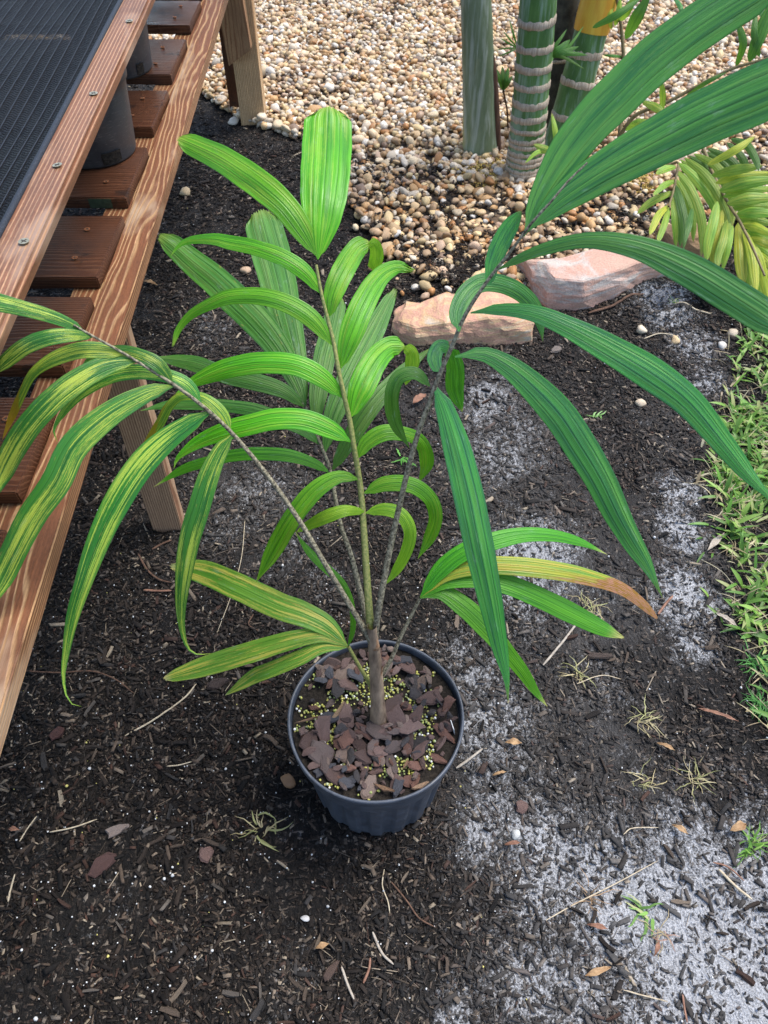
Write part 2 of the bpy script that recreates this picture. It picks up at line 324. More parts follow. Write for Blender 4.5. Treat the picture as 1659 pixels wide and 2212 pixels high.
# light sand patches (pixel centre, radius px, weight)
SANDPX = [(1560, 2090, 230, 1.15), (1350, 1960, 150, .8), (1180, 1850, 120, .75), (1040, 1800, 70, .6), (1650, 1880, 110, .8), (1290, 1920, 110, .7), (1640, 2000, 140, .9),
          (1080, 1740, 60, .5), (1130, 2120, 100, .6), (1250, 2180, 120, .6), (1000, 2190, 60, .5), (1480, 1290, 75, .85), (1470, 1150, 55, .9), (1465, 1060, 50, .8), (1500, 1390, 50, .6),
          (1120, 1230, 110, .75), (1180, 1190, 80, .6), (1010, 1450, 80, .5), (1060, 1560, 110, .55), (1160, 1350, 70, .35), (1430, 660, 70, 1.0), (1500, 740, 60, .8), (1530, 820, 50, .7),
          (1060, 870, 80, .55), (1070, 980, 80, .5), (1120, 950, 70, .4), (560, 1060, 90, .36), (480, 1130, 70, .3), (620, 1180, 70, .3), (640, 760, 80, .3), (470, 700, 80, .3), (700, 1260, 50, .3), (1300, 1460, 60, .3), (1040, 1640, 60, .45), (620, 2120, 60, .2)]
def sandf(x, y):
    s = np.zeros(np.shape(x))
    d = y*CP+CAMH*SP
    for px, py, r, wt in SANDPX:
        c = pz(px, py); dep = c.y*CP+CAMH*SP; rr = r*dep/FPX
        s = np.maximum(s, wt*np.exp(-(((x-c.x)/rr)**2+((y-c.y)/(rr*1.25))**2)))
    return s
DUSTPX = [(560, 1080, 260, .75), (640, 720, 220, .6), (1080, 960, 320, .9), (1250, 1250, 300, .85), (1250, 1550, 330, .8), (1080, 1700, 200, .9), (1400, 1850, 330, .8), (1450, 900, 220, .7), (1500, 1200, 250, .8), (800, 900, 200, .6), (560, 620, 150, .4), (900, 2150, 200, .5), (1200, 2100, 260, .7), (150, 1420, 120, .3), (620, 1330, 120, .5), (330, 1350, 160, .3)]
def dustf(x, y):
    s = np.zeros(np.shape(x))
    for px, py, r, wt in DUSTPX:
        c = pz(px, py); rr = r*(c.y*CP+CAMH*SP)/FPX
        s = np.maximum(s, wt*np.exp(-(((x-c.x)/rr)**2+((y-c.y)/(rr*1.3))**2)))
    return s
ax, ay = axis(-1.6, 1.9, .0125, 60), axis(-.1, 3.2, .0125, 60)
GX, GY = np.meshgrid(ax, ay); gx, gy = GX.ravel(), GY.ravel(); nx, ny = len(ax), len(ay)
gv = np.stack([gx, gy, hgt(gx, gy)], 1)
ii = (np.arange(ny-1)[:, None]*nx+np.arange(nx-1)[None]).ravel()
gf = np.stack([ii, ii+1, ii+nx+1, ii+nx], 1)
sv = sandf(gx, gy)
ground = link('ground', np_mesh('ground', gv, gf, True, np.stack([sv, dustf(gx, gy), sv*0], 1)), M['soil']); tag(ground, kind='structure')
def hz(x, y): return float(hgt(np.array([x]), np.array([y]))[0])
def onground(x, y):                     # pixel -> point on the uneven ground
    p = pz(x, y)
    for _ in range(3): p = pz(x, y, hz(p.x, p.y))
    return p

# ---------------------------------------------------------------- gravel bed
GBPX = [(-900, 30), (300, 140), (430, 205), (520, 262), (600, 292), (660, 318), (720, 400), (790, 500), (880, 590), (1000, 640), (1120, 640), (1300, 560), (1420, 520), (1480, 505), (1640, 470), (2300, 430)]
GB = [(pz(*p).x, pz(*p).y) for p in GBPX]
GP = GB+[(GB[-1][0]+6, 9), (GB[0][0]-4, 9)]
MIXPX = [(640, 300), (760, 330), (1000, 400), (1150, 450), (1450, 430), (1450, 540), (1110, 640), (880, 680), (780, 560), (700, 400)]
MIXP = [(pz(*p).x, pz(*p).y) for p in MIXPX]
k = NT('gravel_sand'); p_ = k.coord('Object'); n_ = k.noise(p_, 40, 5, .65); n2_ = k.noise(p_, 4, 4, .6)
M['gsand'] = k.done(k.bsdf(k.mix(k.ss(n2_, .36, .52), k.ramp(n_, [(.3, (.05, .034, .022)), (.7, (.17, .12, .08))]), k.ramp(n_, [(.3, (.014, .011, .009)), (.7, (.05, .038, .028))])), .9, k.bump(n_, .7, .006), .2))
gxs, gys = np.meshgrid(np.arange(-4.5, 5.0, .03), np.arange(1.6, 7.0, .03)); ok = inpoly(gxs, gys, GP)
bm = bmesh.new(); vid = {}
for j in range(gxs.shape[0]-1):
    for i in range(gxs.shape[1]-1):
        if ok[j, i] and ok[j+1, i] and ok[j, i+1] and ok[j+1, i+1]:
            q = []
            for a, b in ((j, i), (j, i+1), (j+1, i+1), (j+1, i)):
                if (a, b) not in vid: vid[(a, b)] = bm.verts.new((gxs[a, b], gys[a, b], 0))
                q.append(vid[(a, b)])
            bm.faces.new(q)
for v in bm.verts: v.co.z = hz(v.co.x, v.co.y)*.6+.010
gravel_bed = link('gravel_bed', bm_mesh('gravel_bed', bm, True), M['gsand']); tag(gravel_bed, kind='structure')

def ico(sub):
    b = bmesh.new(); bmesh.ops.create_icosphere(b, subdivisions=sub, radius=1.0); b.verts.ensure_lookup_table()
    v = np.array([x.co[:] for x in b.verts]); f = np.array([[q.index for q in x.verts] for x in b.faces]); b.free(); return v, f
IV, IF = ico(2)
def lump(seed, amt=.16, flat=None):
    r = np.random.default_rng(seed); d = np.zeros(len(IV))
    for _ in range(6):
        a = r.normal(size=3); a /= np.linalg.norm(a); d += amt*.5*np.sin(IV@a*r.uniform(1.5, 3.5)+r.uniform(0, 6))
    v = IV*(1+d)[:, None]
    for _ in range(5):                         # a few flattened sides
        a = r.normal(size=3); a /= np.linalg.norm(a); h = r.uniform(.55, .85); s = v@a
        v = v-np.outer(np.maximum(s-h, 0)*.8, a)
    return v
SHP = [lump(50+i, .24) for i in range(14)]
PAL = np.array([(.62, .49, .32), (.64, .54, .41), (.52, .36, .19), (.44, .26, .11), (.38, .18, .06), (.48, .32, .18), (.48, .33, .22), (.30, .19, .10), (.64, .59, .51), (.58, .43, .22), (.20, .13, .085), (.42, .37, .30)])
PALW = np.array([18, 17, 14, 9, 5, 8, 7, 5, 10, 11, 3, 4.]); PALW /= PALW.sum()
def rotm(n, tilt=.5):
    """random yaw with a modest tilt, n matrices"""
    a = RNG.uniform(0, 2*np.pi, n); tx = RNG.normal(0, tilt, n); ty = RNG.normal(0, tilt, n)
    ca, sa, cx, sx, cy, sy = np.cos(a), np.sin(a), np.cos(tx), np.sin(tx), np.cos(ty), np.sin(ty); o, z = np.ones(n), np.zeros(n)
    Rz = np.stack([ca, -sa, z, sa, ca, z, z, z, o], 1).reshape(n, 3, 3); Rx = np.stack([o, z, z, z, cx, -sx, z, sx, cx], 1).reshape(n, 3, 3)
    Ry = np.stack([cy, z, sy, z, o, z, -sy, z, cy], 1).reshape(n, 3, 3); return Rz@Rx@Ry
def joined(verts_list, f, cols_list):
    n = len(verts_list); nv = verts_list.shape[1]
    F = (f[None]+(np.arange(n)*nv)[:, None, None]).reshape(-1, f.shape[1])
    return verts_list.reshape(-1, 3), F, np.repeat(cols_list, nv, 0)
# candidate pebbles on a jittered lattice, two layers
pts = []
for layer, sp in ((0, .0195), (1, .026)):
    x, y = np.meshgrid(np.arange(-3.2, 3.4, sp), np.arange(1.7, 5.9, sp)); x = x.ravel()+RNG.uniform(-.45, .45, x.size)*sp; y = y.ravel()+RNG.uniform(-.45, .45, y.size)*sp
    ins = inpoly(x, y, GP); mixz = inpoly(x, y, MIXP); vis, px, py = in_view(x, y, 0, 50)
    dens = np.where(ins, 1.0, 0.0); dens = np.where(mixz, np.where(ins, .55, .10), dens)
    dens *= np.clip((fbm(x+1, y+4, 5, 3)-.30)/.16, .6 if layer == 0 else .3, 1)
    kx = vis & (RNG.random(x.size) < dens)
    pts.append(np.stack([x[kx], y[kx], np.full(kx.sum(), layer), py[kx]], 1))
pts = np.concatenate(pts); n = len(pts)
psz = np.clip(RNG.lognormal(math.log(.0120), .30, n), .0055, .024)*np.interp(pts[:, 1], [1.9, 2.6, 3.4], [1.15, 1.1, 1.0])
pz0 = hgt(pts[:, 0], pts[:, 1])*.6+.012+np.where(pts[:, 2] > 0, .015, .002)+RNG.uniform(-.003, .005, n)
asp = np.stack([RNG.uniform(.95, 1.4, n), RNG.uniform(.75, 1.05, n), RNG.uniform(.55, .85, n)], 1)*psz[:, None]
pcol = PAL[RNG.choice(len(PAL), n, p=PALW)]*RNG.uniform(.62, 1.1, (n, 1))
# nearer part of the bed is browner: more tan and brown stones there
near = (pts[:, 1] < 2.75) & (RNG.random(n) < .45); pcol[near] = PAL[RNG.choice([2, 3, 4, 5, 7, 9], near.sum())]*RNG.uniform(.8, 1.1, (near.sum(), 1))
rot = rotm(n, .35); sid = RNG.integers(0, len(SHP), n)
apx = psz/(pts[:, 1]*CP+CAMH*SP)              # apparent size
hid = (pts[:, 1] < 1.9)
solo = np.argsort(-apx*np.where(pts[:, 2] > 0, 1.15, 1))[:300]; is_solo = np.zeros(n, bool); is_solo[solo] = True
allv = np.stack(SHP)[sid]; allv = np.einsum('nij,nkj->nki', rot, allv*asp[:, None, :])
rest = ~is_solo
far_ = rest & (pts[:, 1] > 2.9); nr_ = rest & ~far_
V, F, Cc = joined(allv[nr_]+np.stack([pts[nr_, 0], pts[nr_, 1], pz0[nr_]], 1)[:, None, :], IF, pcol[nr_])
LV, LF_ = ico(1); fl = LV[None]*(1+RNG.uniform(-.16, .16, (far_.sum(), len(LV), 1)))
fl = np.einsum('nij,nkj->nki', rot[far_], fl*asp[far_][:, None, :]*1.06)+np.stack([pts[far_, 0], pts[far_, 1], pz0[far_]], 1)[:, None, :]
V2, F2, C2 = joined(fl, LF_, pcol[far_])
gr = link('gravel', np_mesh('gravel', np.concatenate([V, V2]), np.concatenate([F, F2+len(V)]), True, np.concatenate([Cc, C2])), M['pebbles'], gravel_bed); tag(gr, kind='stuff')
PEB = []
for i, s in enumerate(SHP): PEB.append(np_mesh('pebble', s, IF, True)); PEB[-1].materials.append(M['pebble'])
def place(name, me, parent, loc, rotm3, sc, col):
    o = bpy.data.objects.new(name, me); COL.objects.link(o); o.parent = parent
    m = Matrix([list(r) for r in rotm3]).to_4x4() @ Matrix.Diagonal((*sc, 1)); m.translation = loc
    o.matrix_local = m; o.color = (*col, 1); return o
for i in solo: place('pebble', PEB[sid[i]], gravel_bed, (pts[i, 0], pts[i, 1], pz0[i]), rot[i], asp[i], pcol[i])

# ---------------------------------------------------------------- mulch pieces
BOX = np.array([(-1, -1, -1), (1, -.8, -1), (1, .8, -1), (-1, 1, -1), (-.8, -.7, 1), (.9, -.6, 1), (.7, .8, 1), (-1, .6, 1)], float)*.5
BF = np.array([(0, 3, 2, 1), (4, 5, 6, 7), (0, 1, 5, 4), (1, 2, 6, 5), (2, 3, 7, 6), (3, 0, 4, 7)])
GRASSPX = [(1600, 640), (1570, 760), (1555, 870), (1525, 1000), (1530, 1090), (1545, 1180), (1560, 1290), (1590, 1390), (1620, 1470), (1640, 1560), (1700, 1640), (2400, 1700), (3000, 600), (1900, 560), (1660, 600)]
GRP = [(pz(*p).x, pz(*p).y) for p in GRASSPX]
CPAL = np.array([(.0105, .0078, .0063), (.0165, .012, .0092), (.0055, .0045, .004), (.030, .0215, .016), (.066, .048, .035), (.050, .027, .019), (.13, .10, .073), (.24, .195, .14), (.030, .027, .025), (.085, .072, .06)])
CW = np.array([22, 20, 20, 13, 8, 4, 4, 2.2, 6, 5.]); CW /= CW.sum()
def scatter_chips(n, lo, hi, ar, thin, xr, yr, cw=CW, sandfac=.5):
    x = RNG.uniform(*xr, n); y = RNG.uniform(*yr, n); vis, px, py = in_view(x, y, 0, 160)
    pot = (x+.013)**2+(y-.54)**2 > .105**2
    s = sandf(x, y); g = inpoly(x, y, GP) & ~inpoly(x, y, MIXP)
    clump = np.clip((fbm(x+3, y+8, 7.0, 3)-.30)/.14, .30, 1)
    kx = vis & pot & (RNG.random(n) > s*sandfac) & (RNG.random(n) > dustf(x, y)*.5) & (RNG.random(n) < clump) & (~g | (RNG.random(n) < np.where(y < 2.9, .5, .15)))
    x, y = x[kx], y[kx]; m = len(x)
    L = np.clip(RNG.lognormal(math.log(lo), .45, m), lo*.4, hi); W = L*RNG.uniform(*ar, m); T = np.minimum(W, L)*RNG.uniform(.2, .5, m)*thin
    S = np.stack([L, W, T], 1); Rm = rotm(m, .22)
    V = BOX[None]*(1+RNG.uniform(-.22, .22, (m, 8, 3)))
    V[:, [1, 2, 5, 6], 1] += (RNG.uniform(-.35, .35, m))[:, None]
    V = np.einsum('nij,nkj->nki', Rm, V*S[:, None, :])
    zz = hgt(x, y)+T*.5+RNG.uniform(0, .0035, m)
    zz = zz+np.where(inpoly(x, y, GP), .008+RNG.uniform(0, .022, m), 0)
    zz = np.maximum(zz, -V[:, :, 2].min(1)*.45+hgt(x, y)-.001)
    c = CPAL[RNG.choice(len(CPAL), m, p=cw)]*RNG.uniform(.5, 1.25, (m, 1))
    gm = np.clip(.55*sandf(x, y)+.25*dustf(x, y), 0, .55)[:, None]*RNG.uniform(.2, 1, (m, 1)); c = c*(1-gm)+np.array([[.13, .125, .12]])*gm
    return V+np.stack([x, y, zz], 1)[:, None, :], c
parts = [scatter_chips(210000, .0062, .018, (.22, .55), 1.0, (-1.3, 1.5), (.1, 2.3)), scatter_chips(30000, .009, .022, (.22, .55), 1.0, (-1.6, 1.8), (2.2, 3.7)), scatter_chips(52000, .014, .036, (.12, .34), .8, (-1.5, 1.7), (.1, 3.0))]
FW = np.array([0, 0, 0, 0, 6, 2, 8, 7, 0, 5.]); FW /= FW.sum()
parts.append(scatter_chips(5200, .019, .05, (.028, .06), .9, (-1.2, 1.4), (.1, 2.2), FW, .2)); parts.append(scatter_chips(9000, .009, .02, (.05, .12), .9, (-.1, 1.4), (.1, 2.0), FW, .2))
V = np.concatenate([q[0] for q in parts]); Cc = np.concatenate([q[1] for q in parts])
V, F, Cc = joined(V, BF, Cc)
mo = link('mulch', np_mesh('mulch', V, F, False, Cc), M['chips'], ground); tag(mo, kind='stuff')
# bigger chips one by one
def slab(seed, nseg=7, jag=.28):
    """irregular split wood or bark plate, unit size, 7-sided with uneven top"""
    r = random.Random(seed); b = bmesh.new(); lo, hi = [], []
    for i in range(nseg):
        a = 2*math.pi*i/nseg+r.uniform(-.25, .25); q = 1+r.uniform(-jag, jag)
        lo.append(b.verts.new((.5*q*math.cos(a), .5*q*math.sin(a), -.5+r.uniform(-.1, .1)))); q *= r.uniform(.72, .95)
        hi.append(b.verts.new((.5*q*math.cos(a), .5*q*math.sin(a), .25+r.uniform(-.3, .35))))
    t = b.verts.new((r.uniform(-.15, .15), r.uniform(-.15, .15), .5)); b.faces.new(lo[::-1])
    for i in range(nseg):
        j = (i+1) % nseg; b.faces.new((lo[i], lo[j], hi[j], hi[i])); b.faces.new((hi[i], hi[j], t))
    return b
CHM = []
def splinter(seed):
    r = random.Random(seed); b = bmesh.new(); rows = []; bend = r.uniform(-.25, .25)
    for i in range(4):
        t = i/3; x = t-.5; w_ = .5*[r.uniform(.35, .9), 1, r.uniform(.8, 1), r.uniform(.25, .8)][i]; yo = bend*math.sin(math.pi*t)
        rows.append([b.verts.new((x+r.uniform(-.05, .05), yo-w_*r.uniform(.8, 1), -.5)), b.verts.new((x+r.uniform(-.05, .05), yo+w_*r.uniform(.8, 1), -.5)), b.verts.new((x, yo+w_*r.uniform(.5, .9), .5*r.uniform(.4, 1))), b.verts.new((x, yo-w_*r.uniform(.4, .9), .5*r.uniform(.4, 1)))])
    for i in range(3):
        for j in range(4): b.faces.new((rows[i][j], rows[i][(j+1) % 4], rows[i+1][(j+1) % 4], rows[i+1][j]))
    b.faces.new(rows[0][::-1]); b.faces.new(rows[-1]); bmesh.ops.recalc_face_normals(b, faces=b.faces); return b
for i in range(10):
    me = bm_mesh('wood_chip', splinter(i)); me.materials.append(M['chip']); CHM.append(me)
cnt = 0
while cnt < 290:
    px, py = random.uniform(0, 1659), random.uniform(620, 2212) if random.random() < .9 else random.uniform(400, 620)
    p = pz(px, py)
    if (p.x+.013)**2+(p.y-.54)**2 < .135**2 or (inpoly([p.x], [p.y], GP)[0] and random.random() < .8): continue
    if sandf(np.array([p.x]), np.array([p.y]))[0] > .6 and random.random() < .6: continue
    L = random.uniform(.014, .034); W = L*random.uniform(.14, .40); T = random.uniform(.003, .007)
    rm = rotm(1, .12)[0]; z = hz(p.x, p.y)
    col = CPAL[np.random.default_rng(cnt).choice(len(CPAL), p=np.array([.16, .2, .08, .18, .12, .09, .07, .03, .04, .03]))]*random.uniform(.8, 1.3)
    place('wood_chip', CHM[cnt % 10], ground, (p.x, p.y, z+T*.5+.0035), rm, (L, W, T), col); cnt += 1
# white perlite crumbs
def perlite(n, rng):
    px = RNG.uniform(-30, 1690, n); py = RNG.uniform(200, 2240, n); P = np.array([pz(a, b)[:] for a, b in zip(px, py)])
    wgt = np.clip(.25+.9*np.exp(-(((px-480)/420)**2+((py-1400)/330)**2))+.45*np.exp(-(((px-250)/350)**2+((py-1950)/300)**2)), 0, 1)
    g = inpoly(P[:, 0], P[:, 1], GP); pot = (P[:, 0]+.013)**2+(P[:, 1]-.54)**2 > .12**2
    kx = (RNG.random(n) < wgt) & ~g & pot; return P[kx]
P = perlite(2700, RNG); m = len(P); sz = np.clip(RNG.lognormal(math.log(.0011), .38, m), .0006, .0034)
v1, f1 = ico(1)
V = np.einsum('nij,nkj->nki', rotm(m, 1), v1[None]*(1+RNG.uniform(-.25, .25, (m, len(v1), 1)))*sz[:, None, None])
V = V+np.stack([P[:, 0], P[:, 1], hgt(P[:, 0], P[:, 1])+.0035+sz*.5+RNG.uniform(0, .003, m)], 1)[:, None, :]
Cc = np.where(RNG.random((m, 1)) < .9, np.array([[.56, .56, .55]]), np.array([[.50, .44, .14]]))*RNG.uniform(.75, 1.05, (m, 1))
V, F, Cc = joined(V, f1, Cc)
po = link('perlite', np_mesh('perlite', V, F, True, Cc), M['chips'], ground); tag(po, kind='stuff')

# ---------------------------------------------------------------- bench
def board(name, p0, p1, wdt, thk, mat, parent=None, up=Vector((0, 0, 1)), bev=.002, trim=None):
    """sawn board from p0 to p1 (centre line), local X along it, Y across, Z = thickness"""
    p0, p1 = Vector(p0), Vector(p1); X = (p1-p0); L = X.length; X.normalize(); Yv = up.cross(X).normalized(); Zv = X.cross(Yv)
    b = bmesh.new(); bmesh.ops.create_cube(b, size=1.0)
    for v in b.verts: v.co = Vector((v.co.x*L, v.co.y*wdt, v.co.z*thk))
    bmesh.ops.subdivide_edges(b, edges=[e for e in b.edges if abs((e.verts[0].co-e.verts[1].co).x) > L*.5], cuts=10)
    rr = random.Random(name+str(p0[:]))
    for v in b.verts:
        v.co.y += rr.uniform(-.0008, .0008); v.co.z += rr.uniform(-.0006, .0006)
    if trim: trim(b, L)
    bmesh.ops.bevel(b, geom=[e for e in b.edges if e.calc_face_angle(0) > .6], offset=bev, segments=2, affect='EDGES')
    me = bm_mesh(name, b); o = link(name, me, mat)
    m = Matrix((X, Yv, Zv)).transposed().to_4x4(); m.translation = (p0+p1)/2
    if parent is not None: o.parent = parent; m = Matrix.Translation(-parent.location) @ m
    o.matrix_local = m; return o
SCREWM = None
def screw(parent_board, world_pt, r, mat, up=Vector((0, 0, 1))):
    """countersunk cross-head screw, child of its board"""
    b = bmesh.new(); bmesh.ops.create_cone(b, cap_ends=True, segments=14, radius1=r*.6, radius2=r, depth=r*.5)
    for a in (0, 1):
        bmesh.ops.create_cube(b, size=1.0, matrix=Matrix.Translation((0, 0, r*.24)) @ Matrix.Diagonal((r*1.25 if a else r*.28, r*.28 if a else r*1.25, r*.06, 1)))
    for f_ in b.faces: f_.material_index = 1 if f_.calc_center_median().z > r*.255 or (abs(f_.calc_center_median().z-r*.24) < r*.03 and f_.calc_area() < r*r*.5) else 0
    me = bm_mesh('screw', b); me.materials.append(mat); me.materials.append(M['hole'])
    o = bpy.data.objects.new('screw', me); COL.objects.link(o); o.parent = parent_board
    bpy.context.view_layer.update()
    o.matrix_world = Matrix.Translation(world_pt) @ Matrix.Rotation(random.uniform(0, 3), 4, 'Z') @ Matrix.Rotation(random.uniform(-.12, .12), 4, 'X'); return o
ZR, ZS = .613, .630                     # rail top, slat top
bench = empty('slatted_bench', (-.75, 1.5, 0)); tag(bench, 'low wooden bench with dark wet slats between two brown stained rails', 'bench')
def fitx(pts, z):
    a = np.array([[pz(*p, z).y, pz(*p, z).x] for p in pts]); return np.polyfit(a[:, 0], a[:, 1], 1)
RL = fitx([Z1(945, 270), Z1(812, 690), Z1(640, 1130), Z2(975, 1005), Z2(925, 1150), Z3(205, 1360)], ZR)
RR = fitx([Z1(1090, 500), Z1(935, 1000), Z1(760, 1600), Z2(1500, 470), Z2(1215, 1400), Z3(690, 1100), Z3(530, 1650)], ZR-.026)
YA, YB = -.25, 3.6
def rc(y): return (np.polyval(RL, y)+np.polyval(RR, y))/2
def rw(y): return np.polyval(RR, y)-np.polyval(RL, y)
RWD = rw(1.4)
SLOPE = RR[0]*.5+RL[0]*.5
rail = board('rail', (rc(YA), YA, ZR-.015), (rc(YB), YB, ZR-.015), RWD, .030, M['rail'], bench)
led = board('ledger', (rc(YA)-RWD/2-.028, YA, ZS-.024-.0155), (rc(YB)-RWD/2-.028, YB, ZS-.024-.0155), .053, .031, M['rail'], bench)
W2 = .62
led2 = board('ledger', (rc(YA)-W2, YA, ZS-.0395), (rc(YB)-W2, YB, ZS-.0395), .07, .031, M['rail'], bench)
rail2 = board('rail', (rc(YA)-W2-.073, YA, ZR-.019), (rc(YB)-W2-.073, YB, ZR-.019), RWD, .038, M['rail'], bench)
sl = [('', (None, Z1(925, 205))), ('', (Z1(888, 320), Z1(785, 610))), ('', (Z1(740, 735), Z1(615, 1040))), ('', (Z1(565, 1200), Z2(1190, 185))), ('', (Z2(1140, 350), Z2(935, 930))), ('', (Z2(860, 1105), Z2(625, 1755))), ('', (Z3(380, 545), Z3(195, 1330)))]
SY = []
for _, (a, b) in sl:
    yn = pz(*b, ZS).y; yf = pz(*a, ZS).y if a else yn+.2; SY.append((yn, yf))
while SY[0][1] < YB-.3: SY.insert(0, (SY[0][1]+.075, SY[0][1]+.285))
while SY[-1][0] > YA+.25: SY.append((SY[-1][0]-.235, SY[-1][0]-.06))
for q, (yn, yf) in enumerate(SY):
    yc = (yn+yf)/2; xe = np.polyval(RL, yc)-.0025+random.uniform(-.0035, .0); dv = Vector((1, -SLOPE*0+.0, 0))
    s_ = board('slat', (xe-W2+.01, yc, ZS-.0117), (xe, yc, ZS-.0117), yf-yn, .0234, M['slat'], bench)
    for t in (.28, .74):
        screw(s_, Vector((xe-.045-random.uniform(0, .012), yn+(yf-yn)*t, ZS+.0015)), .0055, M['rust'])
slats_ = sorted([o for o in bench.children if o.name.startswith('slat')], key=lambda o: abs(o.matrix_local.translation.y+1.5-np.mean(SY[[i for i, q in enumerate(SY) if abs(q[0]-pz(*Z2(1190, 185), ZS).y) < .02][0]])))
yst = pz(*Z2(1190, 185), ZS).y; x0_, x1_ = pz(*Z2(795, 230), ZS).x, pz(*Z2(1010, 230), ZS).x
b_ = bmesh.new(); bmesh.ops.create_cube(b_, size=1)
for v in b_.verts: v.co = Vector((v.co.x*(x1_-x0_), v.co.y*.0006, v.co.z*.019))
so_ = link('ink_stamp', bm_mesh('ink_stamp', b_), mat_plain('green_ink', (.02, .035, .018), (.05, .075, .04), 120, .7)); so_.parent = slats_[0]
bpy.context.view_layer.update(); so_.matrix_world = Matrix.Translation(((x0_+x1_)/2, yst-.0008, ZS-.0117))
# near leg: broad striped front, side towards the yard
a, b = pz(*Z3(1255, 1600)), pz(*Z3(1475, 1680)); cx, cy = (a.x+b.x)/2, (a.y+b.y)/2+.022
def slant(bm_, L):
    for v in bm_.verts:
        if v.co.x < -L/2+.01: v.co.x += v.co.y*.22
board('leg', (cx, cy, -.015), (cx+.012, cy, ZR-.0305), b.x-a.x, .038, M['leg'], bench, up=Vector((0, 1, 0)), trim=slant)
board('leg', (cx-W2-.02, cy, -.015), (cx-W2-.02, cy, ZR-.0305), .07, .038, M['leg'], bench, up=Vector((0, 1, 0)))
board('leg', (rc(.0)+.0, -.08, -.015), (rc(.0), -.08, ZR-.0305), .07, .038, M['leg'], bench, up=Vector((0, 1, 0)))
board('leg', (rc(.0)-W2, -.08, -.015), (rc(.0)-W2, -.08, ZR-.0305), .07, .038, M['leg'], bench, up=Vector((0, 1, 0)))
# far post with brace
a, b, c = pz(*Z1(1350, 1010)), pz(*Z1(1545, 1030)), pz(*Z1(1590, 965))
fy = (a.y+b.y)/2; fw = b.x-a.x; fx_ = (a.x+b.x)/2
board('leg', (fx_, fy+.035, -.015), (fx_, fy+.035, 1.05), fw, .07, M['post'], bench, up=Vector((0, 1, 0)))
board('leg', (fx_-.075, fy+.12, -.015), (fx_-.075, fy+.12, ZR-.0305), .06, .038, M['slat'], bench, up=Vector((0, 1, 0)))  # inner leg: its shadow is put into the colour by the dark slat wood
def flush(bm_, L):
    for v in bm_.verts:
        if v.co.x > L/2-.01: v.co.x += v.co.y*.55
e = pz(*Z1(1362, 445), 0); rr_ = ray(*Z1(1362, 445)); ty = (fy-.022)/rr_.y; eb = Vector((0, 0, CAMH))+rr_*ty
r2 = ray(*Z1(1290, -20)); et = Vector((0, 0, CAMH))+r2*((fy-.022)/r2.y)
dv = (et-eb).normalized()
br = board('brace', eb+dv*.6+Vector((-.02,-.012,0)), eb+Vector((-.008,-.012,0)), .095, .05, M['brace'], bench, up=Vector((0, 1, 0)), trim=flush)
board('crossbar', (fx_-W2, fy+.02, ZR-.08), (fx_-fw/2-.002, fy+.02, ZR-.08), .038, .08, M['post'], bench)
board('leg', (fx_-W2, fy+.06, -.015), (fx_-W2, fy+.06, ZR-.0305), .07, .038, M['post'], bench, up=Vector((0, 1, 0)))

# ---------------------------------------------------------------- shade frame over the bench
ZT = .88
UL = fitx([Z1(350, 0), Z2(240, 0), Z2(0, 510)], ZT); UR = fitx([Z1(660, 0), Z1(370, 660), Z2(725, 0), Z2(470, 600), Z2(210, 1150), Z2(20, 1620)], ZT-.018)
frame = empty('shade_frame', (-.6, 1.5, ZR)); tag(frame, 'raised wooden frame stretching black shade cloth above the bench', 'shade frame')
def uc(y): return (np.polyval(UL, y)+np.polyval(UR, y))/2
UW = np.polyval(UR, 1.2)-np.polyval(UL, 1.2)
tr = board('top_rail', (uc(YA), YA, ZT-.011), (uc(YB-.4), YB-.4, ZT-.011), UW, .022, M['toprail'], frame, bev=.005)
for p in [(53, 525), (125, 360), (203, 205), (280, 48)]:
    q = pz(*p, ZT); screw(tr, Vector((q.x, q.y, ZT+.0012)), .0068, M['screw'])
CWID = .62
tr2 = board('top_rail', (uc(YA)-CWID-UW, YA, ZT-.019), (uc(YB-.4)-CWID-UW, YB-.4, ZT-.019), UW, .038, M['toprail'], frame, bev=.004)
for y in (YA+.03, YB-.45):
    for dx in (0, -CWID-UW):
        board('upright', (uc(y)+dx-.01, y, ZS+.0005), (uc(y)+dx-.01, y, ZT-.0225), .06, .05, M['toprail'], frame, up=Vector((0, 1, 0)))
k = NT('shade_weave'); uvn = k.coord('UV'); su = k.n('ShaderNodeSeparateXYZ'); k.l(uvn, su.inputs[0])
nz = k.noise(k.scale(uvn, (420, 95, 1)), 1.0, 2, .6, .4); nb = k.noise(k.scale(uvn, (900, 240, 1)), 1.0, 2, .6)
zig = k.math('SINE', k.math('ADD', k.math('MULTIPLY', su.outputs[1], 900.0), k.math('MULTIPLY', k.math('SINE', k.math('MULTIPLY', su.outputs[0], 349.0)), 3.0)))
cl = k.ramp(nz, [(.3, (.001, .0012, .0015)), (.55, (.003, .0035, .0042)), (.72, (.014, .016, .020))])
sh = k.bsdf(cl, .6, k.bump(k.math('ADD', nz, k.math('MULTIPLY', zig, .3)), .8, .002), .12)
tp = k.n('ShaderNodeBsdfTransparent'); mx = k.n('ShaderNodeMixShader')
hole = k.math('MULTIPLY', k.ss(k.math('ADD', k.math('MULTIPLY', zig, .12), nb), .54, .66), .35)
k.l(hole, mx.inputs[0]); k.l(sh, mx.inputs[1]); k.l(tp.outputs[0], mx.inputs[2]); M['weave'] = k.done(mx.outputs[0])
M['cord'] = mat_plain('black_cord', (.008, .010, .014), (.034, .042, .056), 500, .6, .2, .5, .001)
def uleft(y): return uc(y)-UW/2
